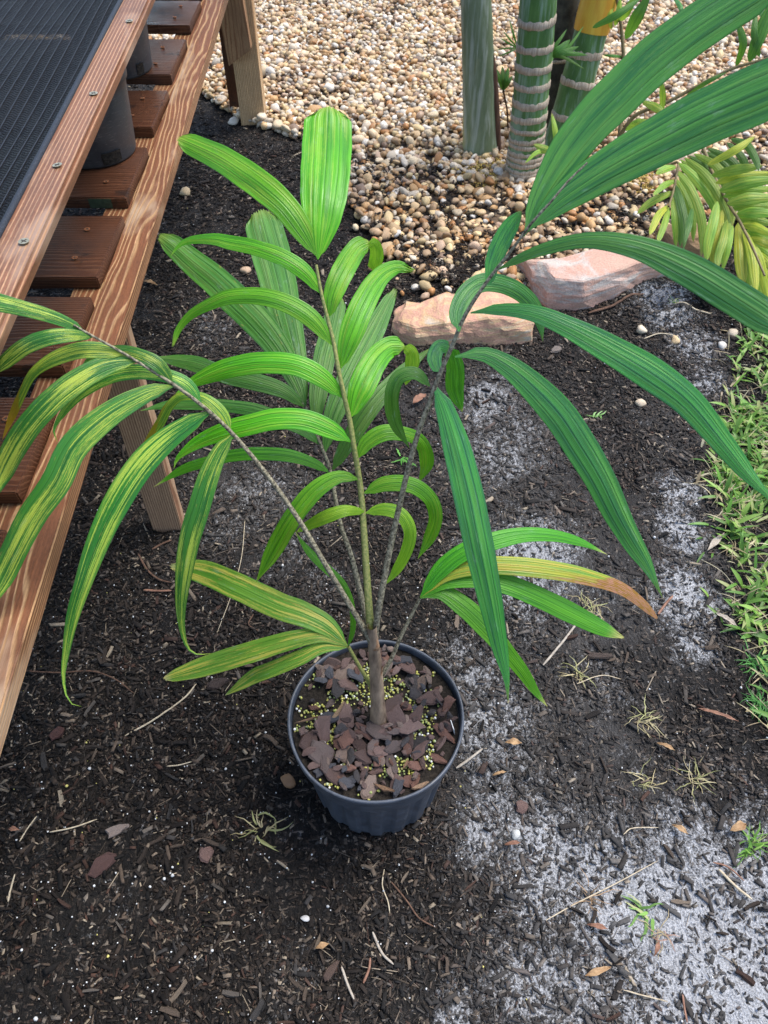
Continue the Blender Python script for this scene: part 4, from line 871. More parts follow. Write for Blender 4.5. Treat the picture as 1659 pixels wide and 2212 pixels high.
LD(ZD, [(1318, 1150), (1225, 1025), (1085, 960), (900, 935), (720, 965), (520, 1085), (400, 1220), (352, 1320), (378, 1400)], (.91, .95), [40, 95, 95, 100, 95, 80, 60, 35, 10], G['D'], up=.2)
LD(ZD, [(1128, 1008), (1035, 890), (900, 820), (760, 800), (600, 850), (520, 920)], (.895, .93), [40, 95, 85, 80, 70, 20], G['D'], up=.2)
# --- leaf E, low left, yellowing
fe = rachis(palm, IDN, [(806, 1500), ZH(750, 640), ZH(690, 540), ZH(615, 405)], [1.175, 1.165, 1.15, 1.13], .0036, .0026, M['rachis_g'], n=14)
def LE(*a, **k): return leaflet(fe, IDN, *a, **k)
LE([(750, 1394), (707, 1352), (655, 1326), (603, 1308), (509, 1264), (437, 1234), (369, 1223)], (1.13, 1.21), [12, 48, 56, 60, 58, 52, 26], G['E'], tip='blunt', jag=.2, pleat=.05)
LE([(750, 1396), (697, 1372), (631, 1382), (549, 1406), (509, 1418), (437, 1440), (354, 1466)], (1.13, 1.20), [10, 34, 42, 46, 46, 42, 22], G['E'], tip='blunt', jag=.2, pleat=.05)
LE([(750, 1398), (697, 1398), (648, 1420), (582, 1447), (549, 1460), (486, 1502)], (1.13, 1.20), [10, 28, 34, 34, 32, 12], G['E'], pleat=.04)
LE([(752, 1396), (762, 1360), (760, 1310), (742, 1265), (710, 1232), (675, 1200), (648, 1165), (637, 1146)], (1.13, 1.06), [8, 12, 13, 16, 20, 20, 14, 5], G['F'], lift=.01)
# --- leaf F, low right, one scorched leaflet
ff = rachis(palm, IDN, [(820, 1470), ZH(845, 580), ZH(900, 480), ZH(960, 340), ZH(1030, 200), ZH(1085, 90)], [1.145, 1.135, 1.125, 1.11, 1.095, 1.08], .0036, .0024, M['rachis'], n=16)
def LF(*a, **k): return leaflet(ff, IDN, *a, **k)
LF([(908, 1290), (950, 1232), (1000, 1193), (1061, 1170), (1130, 1155), (1200, 1157), (1260, 1173), (1312, 1198)], (1.08, 1.13), [10, 36, 40, 40, 34, 28, 20, 5], G['F'])
LF([(908, 1290), (960, 1240), (1040, 1222), (1110, 1222), (1200, 1232), (1265, 1245), (1340, 1270), (1385, 1302), (1420, 1336)], (1.08, 1.13), [10, 34, 38, 42, 42, 40, 30, 26, 14], G['Fb'], tip='blunt', jag=.1)
LF([(908, 1291), (960, 1257), (1040, 1250), (1095, 1262), (1154, 1285), (1230, 1321), (1300, 1356), (1347, 1378)], (1.08, 1.14), [10, 34, 40, 44, 46, 46, 40, 14], G['F'], tip='blunt', jag=.15)
LF([(908, 1292), (950, 1278), (1000, 1308), (1045, 1350), (1090, 1402), (1130, 1452), (1158, 1495), (1183, 1527)], (1.08, 1.15), [10, 38, 44, 44, 38, 32, 24, 8], G['F'])

# ---------------------------------------------------------------- trunks behind
def mat_trunk(name, deep, mid, wax, wax_amt, streak=None):
    k = NT(name); p = k.objoff(k.coord('Object'))
    a_ = k.noise(k.scale(p, (22, 22, 5)), 1.0, 5, .65); b_ = k.noise(k.scale(p, (60, 60, 4)), 1.0, 4, .65); c_ = k.noise(p, 40, 4, .6); d_ = k.noise(k.scale(p, (9, 9, 3)), 1.0, 3, .5)
    c = k.ramp(a_, [(.3, deep), (.7, mid)]); c = k.mix(k.math('MULTIPLY', k.ss(k.math('ADD', b_, k.math('MULTIPLY', d_, .6)), .72, .98), wax_amt), c, wax)
    if streak: c = k.mix(k.math('MULTIPLY', k.ss(d_, .58, .74), .8), c, streak)
    c = k.mix(k.math('MULTIPLY', k.ss(c_, .66, .74), .55), c, (.10, .075, .04))
    return k.done(k.bsdf(c, .55, k.bump(b_, .35, .003), .35))
M['trunk_g'] = mat_trunk('green_trunk', (.030, .085, .018), (.085, .19, .045), (.25, .34, .27), .6)
M['trunk_grey'] = mat_trunk('grey_green_trunk', (.09, .13, .065), (.19, .24, .14), (.36, .40, .34), .8, (.30, .27, .06))
M['trunk_d'] = mat_plain('dark_trunk', (.018, .018, .014), (.085, .080, .062), 26, .8, .25, .8, .006)  # darker and greyer than the other trunks
M['scar'] = mat_plain('leaf_scar', (.22, .165, .11), (.52, .44, .34), 90, .85, .15, .9, .004, stretch=(2.5, 2.5, .15))
M['crown'] = mat_plain('yellow_crownshaft', (.50, .20, .008), (.62, .42, .05), 8, .5, .4, .2, .002, stretch=(4, 4, .5))
M['husk'] = mat_plain('dry_husk', (.06, .032, .022), (.16, .09, .06), 40, .8, .2, .7, .003, stretch=(2, 2, .2))
def trunk_dir(p0px, p1px, ytop):
    """base on the ground, second pixel taken at given distance"""
    a = pz(*p0px); r_ = ray(*p1px); b = Vector((0, 0, CAMH))+r_*(ytop/r_.y); return a, b
def trunk(name, label, p0px, p1px, dy, r0, r1, mat, rings, ext=1.9, upper=None, upper_z=None, rough=.0022):
    a, b = trunk_dir(p0px, p1px, pz(*p0px).y+dy); d = (b-a).normalized(); e_ = empty(name, a); tag(e_, label, 'tree', 'palm trunks in the gravel')
    ts = np.linspace(-.04, ext, 70); P = np.array([(d*t_)[:] for t_ in ts]); P[:, :2] += .01*np.sin(ts*3)[:, None]
    rr = np.interp(ts, [-.04, .0, .12, .6, ext], [r0*1.25, r0*1.12, r0, r1, r1*.92])
    cut = upper_z if upper_z else ext
    m_ = ts <= cut+.01
    v, f = tube_np(P[m_], rr[m_]*(1+.012*np.sin(ts[m_]*60)), 28); link('trunk', np_mesh('trunk', v, f, True), mat, e_)
    if upper:
        m2 = ts >= cut-.03; v, f = tube_np(P[m2], rr[m2]*np.interp(ts[m2], [cut-.03, cut+.02, cut+.3], [1.04, 1.12, 1.0]), 28); link('crownshaft', np_mesh('crownshaft', v, f, True), upper, e_)
    for t_, hgt_ in rings:
        q = np.array([(d*(t_+s*hgt_))[:] for s in (-.5, -.38, .38, .5)]); r_i = np.interp(t_, ts, rr); q[:, :2] += .01*math.sin(t_*3)
        v, f = tube_np(q, np.array([r_i*.99, r_i+rough, r_i+rough*1.3, r_i*.99]), 36)
        g_ = np.random.default_rng(int(t_*1000)); jz = g_.normal(0, .0022, (4, 36)); jz[1:3] *= .6; v = v.reshape(4, 36, 3); v[:, :, 2] += jz+.003*np.sin(np.arange(36)/36*6.283+g_.uniform(0, 6))[None]; v = v.reshape(-1, 3); link('leaf_scar', np_mesh('leaf_scar', v, f, True), M['scar'], e_)
    return e_, a, d
t2a = pz(1130, 386)
def zt(p0, py):                             # height along a near-vertical trunk for a pixel row
    y = pz(*p0).y; r_ = ray(p0[0], py); return CAMH+r_.z*y/r_.y
B2 = (1130, 386)
r2_ = [zt(B2, ZC(0, y)[1]) for y in (118, 272, 385, 488, 585, 672, 735, 790, 828, 868, 900, 930, 958, 985, 1010)]
trunk('ringed_palm', 'green palm trunk with many pale leaf scar rings crowded at its foot', B2, (1157, 0), .0, .062, .058, M['trunk_g'], [(q, .024 if i < 6 else .017) for i, q in enumerate(r2_)]+[(r2_[0]+.15*(i+1), .024) for i in range(8)])
sm, _, sdir_ = trunk('smooth_palm', 'smooth grey green palm trunk with a dry brown husk on its side', (1037, 334), (1022, 0), .0, .062, .050, M['trunk_grey'], [(.02, .02)])
ob, ab, db = trunk('dark_palm', 'dark palm trunk standing behind the ringed green trunks', (1190, 285), (1215, 0), .0, .062, .056, M['trunk_d'], [(.28, .012), (.56, .014), (.9, .014)], rough=.002)
B4 = (1205, 330); r4 = [zt(B4, ZC(0, y)[1]) for y in (715, 525, 362)]
trunk('yellow_topped_palm', 'leaning green palm trunk with an orange yellow sheath above its rings', B4, (1290, 0), .05, .062, .056, M['trunk_g'], [(q+.02, .026) for q in r4], upper=M['crown'], upper_z=zt(B4, ZC(0, 205)[1])+.02)
# husk strip on the smooth trunk (one of its parts)
hp = np.array([list(sdir_*t_+Vector((rx, ry, 0))) for t_, rx, ry in ((.0, .074, -.012), (.07, .070, -.014), (.17, .066, -.012), (.30, .062, -.008), (.42, .052, .0))]); S_, t_ = catmull(hp, 16)
v, f = tube_np(S_, np.interp(t_, [0, .3, .7, 1], [.008, .013, .012, .003]), 8); link('husk', np_mesh('husk', v, f, True), M['husk'], sm)
# ---------------------------------------------------------------- bushy palm on the right
ar = empty('areca_palm', tuple(pz(1300, 395))); tag(ar, 'bushy yellow green palm with narrow drooping leaflets beside the ringed trunks', 'palm'); POFF[ar.name] = ar.location.copy()
M['areca_st'] = mat_plain('olive_stalk', (.09, .065, .025), (.22, .17, .07), 60, .6, .35, .3, .001)
def AL(par, frm, pts, dep, w_, mat, **k): return leaflet(par, frm, pts, dep, [w_*.42, w_*.8, w_*.85, w_*.72, w_*.36], mat, fold=.22, pleat=.0, lift=.02, up=.2, n=16, nu=7, **k)
x1 = rachis(ar, IDN, [(1292, 398), ZC(880, 800), ZQ(370, 225), ZQ(485, 182), ZQ(478, 250), ZQ(460, 340), ZQ(438, 412)], [2.80, 2.62, 2.50, 2.42, 2.40, 2.38, 2.36], .008, .003, M['areca_st'])
dq = 2.38
for pts, w_, m_ in [([(475, 275), (420, 298), (355, 355)], 42, 'Q'), ([(465, 335), (390, 365), (330, 400), (272, 452)], 48, 'Q'), ([(440, 405), (390, 450), (360, 510), (338, 562)], 46, 'QY'), ([(440, 415), (420, 490), (395, 560), (378, 604)], 42, 'Q'),
                    ([(458, 360), (466, 450), (473, 540), (475, 632)], 38, 'Q'), ([(475, 300), (505, 400), (526, 520), (514, 642)], 44, 'QD'), ([(485, 240), (550, 320), (600, 440), (617, 560), (605, 675)], 52, 'Q'), ([(490, 185), (580, 270), (660, 380), (710, 500), (722, 565)], 58, 'Q'),
                    ([(520, 160), (620, 240), (690, 340), (740, 460), (745, 545)], 54, 'Q'), ([(570, 140), (680, 200), (750, 310), (772, 430), (765, 525)], 52, 'Q'), ([(640, 110), (760, 170), (822, 260), (838, 385)], 46, 'QD'), ([(740, 80), (812, 150), (842, 230), (840, 335)], 44, 'QD'),
                    ([(475, 205), (420, 215), (370, 245)], 46, 'Q')]:
    AL(x1, ZQ, pts, (dq+random.uniform(-.04, .03), dq-.02+random.uniform(-.06, .02)), w_, G[m_])
XL1 = [[(480, 225), (545, 300), (590, 410), (606, 520), (600, 620)], [(500, 170), (600, 255), (675, 360), (725, 480), (735, 555)], [(545, 150), (650, 220), (720, 325), (757, 445), (755, 530)], [(605, 125), (720, 185), (786, 285), (805, 400), (800, 470)], [(478, 270), (528, 360), (563, 480), (565, 600)], [(466, 330), (485, 420), (500, 520), (496, 625)]]
for pts in XL1: AL(x1, ZQ, pts, (dq+.07, dq+.03), 46, G[random.choice(['Q', 'QD', 'Q'])])
x2 = rachis(ar, IDN, [(1296, 392), ZQ(560, 60), ZQ(680, 270), ZQ(760, 420), ZQ(800, 480), ZQ(870, 620), ZQ(935, 770)], [2.80, 2.50, 2.36, 2.28, 2.24, 2.18, 2.14], .008, .003, M['areca_st'])
for pts, w_, m_ in [([(690, 385), (672, 480), (642, 600), (632, 705)], 62, 'Q'), ([(740, 480), (722, 580), (692, 680), (690, 745)], 52, 'Q'), ([(770, 510), (748, 620), (712, 755)], 38, 'Q'), ([(798, 495), (808, 620), (815, 740), (828, 825)], 74, 'QY'), ([(825, 530), (868, 650), (882, 770), (892, 868)], 62, 'QY'),
                    ([(845, 565), (905, 680), (930, 800), (948, 905)], 54, 'QY'), ([(812, 503), (880, 515), (1000, 572)], 56, 'QY'), ([(850, 575), (920, 592), (1010, 645)], 50, 'QY'), ([(880, 632), (940, 690), (1010, 770)], 46, 'QY'), ([(900, 700), (955, 770), (1000, 860)], 40, 'QY'),
                    ([(780, 458), (870, 442), (1010, 452)], 68, 'Q'), ([(740, 395), (850, 370), (1010, 366)], 74, 'Q'), ([(700, 330), (820, 292), (1010, 268)], 76, 'Q'), ([(660, 250), (780, 222), (930, 200)], 62, 'Q'), ([(640, 195), (780, 120), (890, 45)], 52, 'QY'), ([(560, 420), (545, 500), (520, 600)], 40, 'QD'), ([(760, 60), (840, 90), (890, 170), (905, 230)], 46, 'QD')]:
    AL(x2, ZQ, pts, (2.27+random.uniform(-.03, .03), 2.22+random.uniform(-.05, .02)), w_, G[m_])
XL2 = [[(720, 360), (830, 330), (1010, 318)], [(680, 290), (800, 255), (990, 236)], [(760, 425), (860, 405), (1010, 408)], [(795, 480), (875, 478), (1010, 512)], [(832, 540), (900, 552), (1010, 608)], [(865, 605), (930, 640), (1010, 705)], [(812, 515), (840, 640), (848, 755), (860, 845)], [(835, 548), (888, 665), (906, 785), (920, 885)], [(715, 430), (698, 530), (668, 640), (662, 725)], [(755, 495), (735, 600), (703, 715)]]
for pts in XL2: AL(x2, ZQ, pts, (2.30, 2.25), 52, G[random.choice(['Q', 'QY', 'Q', 'QD'])])
x3 = rachis(ar, ZC, [(690, 1010), (800, 790), (890, 670), (1060, 600), (1250, 500), (1450, 400), (1659, 340), (1900, 270)], [2.84, 2.72, 2.66, 2.6, 2.55, 2.5, 2.45, 2.4], .008, .004, M['areca_st'])
for pts, w_, m_ in [([(1045, 650), (1048, 560), (1040, 470)], 44, 'Q'), ([(1550, 360), (1600, 230), (1659, 90), (1720, -40)], 92, 'QD'), ([(1475, 385), (1515, 250), (1475, 110)], 52, 'QD'), ([(930, 590), (1000, 620), (1065, 665)], 54, 'Q'), ([(1570, 20), (1630, 80), (1700, 150)], 40, 'QD'),
                    ([(640, 160), (780, 85), (920, -10)], 50, 'QD'), ([(830, 225), (890, 110), (970, -30)], 85, 'QD'), ([(800, 120), (840, 60), (900, -40)], 60, 'Q'), ([(1180, 560), (1300, 480), (1420, 420)], 30, 'QD'), ([(830, 760), (900, 710), (1000, 720)], 46, 'Q'), ([(1610, 330), (1580, 200), (1590, 60)], 46, 'QD'), ([(1110, -20), (1150, 40), (1160, 90)], 34, 'C')]:
    AL(x3, ZC, pts, (2.52+random.uniform(-.04, .04), 2.46+random.uniform(-.06, .03)), w_, G[m_])
x4 = rachis(ar, ZC, [(770, 1010), (805, 700), (820, 380), (810, 200), (780, -20)], [2.8, 2.74, 2.7, 2.66, 2.6], .009, .005, M['areca_st'])
AL(x4, ZC, [(750, 170), (740, 90), (760, 0)], (2.66, 2.62), 40, G['QY']); AL(x4, ZC, [(820, 330), (760, 325), (700, 320)], (2.7, 2.68), 20, G['QD'])
AL(x4, ZC, [(770, 150), (790, 80), (800, -10)], (2.66, 2.6), 44, G['Q'])
# sprouts at the foot of the trunks
def sprout(label, base, dep, leaves, mat, stem_px=None):
    b = pd(*ZC(*base), dep); e_ = empty('palm_sprout', b); tag(e_, label, 'plant', 'sprouts around the palm trunks'); POFF[e_.name] = b.copy()
    for pts, w_ in leaves: AL(e_, ZC, [base]+pts, (dep, dep-.04), w_, mat)
    if stem_px:
        g = pz(*ZC(*stem_px)); P = np.array([list(b), list((b+g)/2+Vector((.005, 0, 0))), [g.x, g.y, -.01]])-np.array(b[:]); S_, t_ = catmull(P, 10); v, f = tube_np(S_, .0035, 6); link('stalk', np_mesh('stalk', v, f, True), M['husk'], e_)
sprout('dark green leafy sprout between the ringed trunk and the yellow topped trunk', (365, 335), 2.62, [([(420, 270), (490, 170)], 26), ([(430, 300), (510, 230)], 55), ([(450, 310), (560, 270)], 40), ([(470, 310), (610, 320)], 34), ([(400, 340), (345, 410)], 30), ([(480, 290), (590, 150)], 22), ([(460, 330), (590, 400)], 20)], G['QD'], (350, 1000))
sprout('dark sprout with a brown stalk beside the smooth grey trunk', (120, 525), 2.85, [([(100, 460), (80, 400)], 34), ([(120, 460), (115, 385)], 36), ([(135, 470), (150, 390)], 36), ([(150, 480), (172, 440)], 26)], G['QD'], (150, 760))
sprout('thin spiky green sprout left of the ringed trunk', (205, 280), 2.86, [([(150, 250), (100, 220)], 12), ([(160, 230), (120, 180)], 12), ([(150, 280), (80, 290)], 12), ([(160, 300), (90, 330)], 12), ([(180, 200), (155, 110)], 14)], G['QD'], (215, 900))
sprout('short sprout with a speckled yellow leaf at the foot of the ringed trunk', (430, 905), 2.60, [([(425, 780), (402, 655)], 40), ([(370, 870), (295, 838)], 52), ([(330, 880), (245, 950)], 30)], G['Q'], (420, 990))

# ---------------------------------------------------------------- edging stones
def mat_stone(name, cols, scale=6, band=(3, 3, 16)):
    k = NT(name); p = k.coord('Object'); n = k.noise(k.scale(p, band), scale, 5, .6, .6); g = k.noise(p, 180, 4, .7); d = k.noise(p, 22, 5, .7)
    c = k.ramp(n, cols); c = k.mix(1.0, c, k.ramp(g, [(.3, (.78,)*3), (.7, (1.18,)*3)]), 'MULTIPLY')
    c = k.mix(k.math('MULTIPLY', k.ss(d, .62, .72), .75), c, (.06, .055, .05))
    return k.done(k.bsdf(c, .85, k.bump(k.math('ADD', g, k.math('MULTIPLY', d, 2.0)), .5, .004), .25))
M['st1'] = mat_stone('tan_pink_stone', [(.3, (.44, .39, .33)), (.42, (.50, .33, .18)), (.52, (.46, .25, .18)), (.62, (.54, .38, .22)), (.75, (.44, .40, .35))], 4, (2, 2, 14))
M['st2'] = mat_stone('pink_stone', [(.3, (.42, .29, .22)), (.46, (.46, .27, .205)), (.6, (.42, .38, .34)), (.75, (.50, .37, .26))], 4, (2, 2, 12))
M['st3'] = mat_stone('brown_stone', [(.3, (.36, .20, .12)), (.6, (.45, .28, .17)), (.8, (.52, .36, .24))])
def stone(label, bot, top, mat, h, seed, back=.13):
    """bot: pixels of the front foot line, left to right; top: heights of the front top edge; block goes back by back"""
    B = [pz(*p) for p in bot]; rr = random.Random(seed); c = sum(B, Vector())/len(B); b = bmesh.new(); n = len(B); rows = []
    lx = (B[-1]-B[0]).normalized(); nv = Vector((-lx.y, lx.x, 0))
    for i, p in enumerate(B):
        hh = top[i]; bk = back[i] if isinstance(back, (list, tuple)) else back
        rows.append([b.verts.new(q-c) for q in (p+Vector((0, 0, -.03)), p+Vector((0, 0, hh*.55))+nv*.004, p+nv*.018+Vector((0, 0, hh)), p+nv*(bk*.55)+Vector((0, 0, hh*1.05+rr.uniform(-.006, .006))), p+nv*bk+Vector((0, 0, hh*.85)), p+nv*(bk+.01)+Vector((0, 0, -.03)))])
    for i in range(n-1):
        for j in range(5): b.faces.new((rows[i][j], rows[i+1][j], rows[i+1][j+1], rows[i][j+1]))
    b.faces.new(rows[0][::-1]); b.faces.new(rows[-1]); bmesh.ops.recalc_face_normals(b, faces=b.faces)
    bmesh.ops.bevel(b, geom=[e for e in b.edges if e.calc_face_angle(0) > .5], offset=.004, segments=1, affect='EDGES')
    bmesh.ops.triangulate(b, faces=b.faces[:]); bmesh.ops.subdivide_edges(b, edges=b.edges[:], cuts=3, use_grid_fill=True)
    for v in b.verts:
        w_ = v.co+c; f1_ = float(fbm(np.array([w_.x*1.0+w_.z]), np.array([w_.y-w_.z*1.3]), 30, 3)[0])-.5; f2_ = float(fbm(np.array([w_.x+w_.z*2+3]), np.array([w_.y+w_.z]), 9, 2)[0])-.5
        f3_ = float(fbm(np.array([w_.y*1.5+w_.z+8]), np.array([w_.x*1.2+w_.z]), 12, 2)[0])-.5; v.co += Vector((f3_*.03, -.6*(f1_*.018+f2_*.014), .5*(f1_*.014+f2_*.012)))
    o = link('edging_stone', bm_mesh('edging_stone', b), mat); o.location = c; tag(o, label, 'stone', 'stones edging the gravel bed'); return o
stone('tan and pink split stone lying along the near edge of the gravel', [(846, 718), (866, 738), (900, 752), (950, 752), (1000, 746), (1050, 744), (1100, 741), (1156, 736)], [.030, .052, .060, .078, .070, .080, .074, .052], M['st1'], .07, 1, [.09, .14, .15, .18, .16, .18, .17, .13])
stone('pink chipped stone block leaning against the tan edging stone', [(1150, 640), (1183, 668), (1250, 677), (1330, 650), (1395, 620), (1440, 598)], [.065, .095, .10, .10, .095, .075], M['st2'], .1, 2, [.14, .15, .17, .17, .15, .10])
stone('rough brown stone half hidden under the drooping yellow green leaflets', [(1436, 552), (1470, 566), (1510, 568), (1545, 548)], [.05, .08, .085, .05], M['st3'], .08, 3, .12)

# ---------------------------------------------------------------- fine gravel piles by the trunks
def crumbs(name, pxs, n, cols, parent, s0=.0035):
    P = []
    for (px, py, rx, ry, k_) in pxs:
        m = int(n*k_); a = RNG.uniform(0, 6.283, m); q = np.sqrt(RNG.random(m)); 
        for t, u in zip(a, q): P.append(pz(px+rx*u*math.cos(t), py+ry*u*math.sin(t))[:]+(1-u,))
    P = np.array(P); m = len(P); sz_ = np.clip(RNG.normal(s0, s0*.3, m), s0*.4, s0*1.9)
    V = np.einsum('nij,nkj->nki', rotm(m, 1), v1[None]*(1+RNG.uniform(-.25, .25, (m, len(v1), 1)))*sz_[:, None, None])
    V = V+np.stack([P[:, 0], P[:, 1], hgt(P[:, 0], P[:, 1])*.6+.016+P[:, 3]*.018+sz_*.5*RNG.random(m)], 1)[:, None, :]
    c = np.array(cols)[RNG.choice(len(cols), m)]*RNG.uniform(.7, 1.2, (m, 1)); V, F, c = joined(V, f1, c)
    o = link(name, np_mesh(name, V, F, True, c), M['chips'], parent); tag(o, kind='stuff')
crumbs('spilled_grit', [(1045, 378, 75, 38, 1.0), (1385, 400, 42, 26, .6), (1010, 190, 20, 10, .1)], 1500, [(.34, .25, .06), (.42, .30, .07), (.26, .17, .05), (.45, .33, .12), (.22, .12, .04)], gravel_bed)

# ---------------------------------------------------------------- lawn
def blades(n, region, lo, hi, wd, seed, cols, droop=.6, inside=None):
    r = np.random.default_rng(seed); xs = [p[0] for p in region]; ys = [p[1] for p in region]
    x = r.uniform(min(xs), min(max(xs), 1.9), n); y = r.uniform(max(min(ys), .3), min(max(ys), 2.6), n); kx = inpoly(x, y, region) & in_view(x, y, 0, 700)[0] & (r.random(n) < np.clip((fbm(x+2, y+6, 7, 3)-.36)/.16, .20, 1)); x, y = x[kx], y[kx]; n = len(x)
    L = r.uniform(lo, hi, n); a = r.uniform(0, 6.283, n); el = r.uniform(.1, 1.0, n); dr = r.uniform(.3, 1.0, n)*droop; W = wd*r.uniform(.6, 1.2, n)*.5
    seg = 5; V = np.zeros((n, seg, 3, 3)); cx_, cy_, cz_ = x.copy(), y.copy(), hgt(x, y)+.002; tw = r.uniform(-.8, .8, n)
    for s in range(seg):
        e2 = el-dr*s/(seg-1)*1.3; wv = W*[.55, .95, 1.0, .75, .08][s]; px_, py_ = -np.sin(a), np.cos(a)
        for j, u in enumerate((-1, 0, 1)):
            V[:, s, j, 0] = cx_+px_*wv*u; V[:, s, j, 1] = cy_+py_*wv*u; V[:, s, j, 2] = cz_+(abs(u)*.25+u*tw*.4)*wv
        st_ = L/(seg-1); cx_ = cx_+np.cos(a)*np.cos(e2)*st_; cy_ = cy_+np.sin(a)*np.cos(e2)*st_; cz_ = np.maximum(cz_+np.sin(e2)*st_, hgt(x, y)+.003)
    f = []
    for s in range(seg-1):
        for j in range(2): f.append((s*3+j, s*3+j+1, s*3+4+j, s*3+3+j))
    c = np.array(cols)[r.choice(len(cols), n)]*r.uniform(.75, 1.25, (n, 1)); return joined(V.reshape(n, seg*3, 3), np.array(f), c)
k = NT('grass_blades'); at = k.n('ShaderNodeAttribute', attribute_name='Col').outputs['Color']; a_ = k.bsdf(at, .45, None, .35)
tb = k.n('ShaderNodeBsdfTranslucent'); k.l(at, tb.inputs[0]); mx = k.n('ShaderNodeMixShader'); mx.inputs[0].default_value = .3; k.l(a_, mx.inputs[1]); k.l(tb.outputs[0], mx.inputs[2]); M['grass'] = k.done(mx.outputs[0])
GC = [(.07, .17, .025), (.11, .25, .035), (.16, .31, .045), (.10, .21, .035), (.21, .34, .07), (.30, .34, .12)]
DC = [(.42, .36, .20), (.34, .27, .15), (.48, .43, .28), (.26, .20, .12)]
def inset(P, d):                             # shift the soil-side edge outwards or inwards in x
    return [(x+d, y) if i < 11 else (x, y) for i, (x, y) in enumerate(P)]
sets = [blades(15000, inset(GRP, .03), .03, .075, .0092, 1, GC), blades(2200, inset(GRP, -.035), .02, .055, .007, 2, GC+DC), blades(8000, inset(GRP, .0), .03, .07, .0022, 3, DC, 1.0)]
off = 0; VV, FF, CC = [], [], []
for v, f, c in sets: VV.append(v); FF.append(f+off); CC.append(c); off += len(v)
lawn = link('lawn_grass', np_mesh('lawn_grass', np.concatenate(VV), np.concatenate(FF), True, np.concatenate(CC)), M['grass'])
tag(lawn, 'short broad bladed green lawn grass with straw bordering the mulch', 'grass', kind='stuff')

# ---------------------------------------------------------------- litter lying on the mulch
M['straw'] = mat_plain('dry_straw', (.32, .25, .16), (.55, .47, .34), 120, .8, .2, .5, .001); M['twig'] = mat_plain('brown_twig', (.055, .032, .022), (.15, .085, .055), 150, .8, .2, .6, .001)
M['paletwig'] = mat_plain('weathered_stick', (.24, .20, .16), (.44, .39, .32), 160, .85, .2, .6, .001); M['rust_leaf'] = mat_plain('rusty_dead_leaf', (.13, .06, .038), (.30, .16, .105), 90, .7, .3, .5, .001)
M['tan_leaf'] = mat_plain('tan_dead_leaf', (.20, .11, .05), (.42, .28, .15), 90, .7, .3, .5, .001)
def stick(name, label, cat, pts, r, mat, group, z=.006):
    P = []
    for p in pts: q = onground(*p); P.append((q.x, q.y, q.z+z))
    P = np.array(P); c = Vector(P[0]); S_, t_ = catmull(P-P[0], 22); S_[:, 2] = np.maximum(S_[:, 2], hgt(S_[:, 0]+c.x, S_[:, 1]+c.y)-c.z+r*.8+.0025)
    v, f = tube_np(S_, r*np.interp(t_, [0, .1, .9, 1], [.55, 1, .9, .35]), 6); o = link(name, np_mesh(name, v, f, True), mat); o.location = c; return tag(o, label, cat, group)
TW = 'twigs and stalks lying on the mulch'
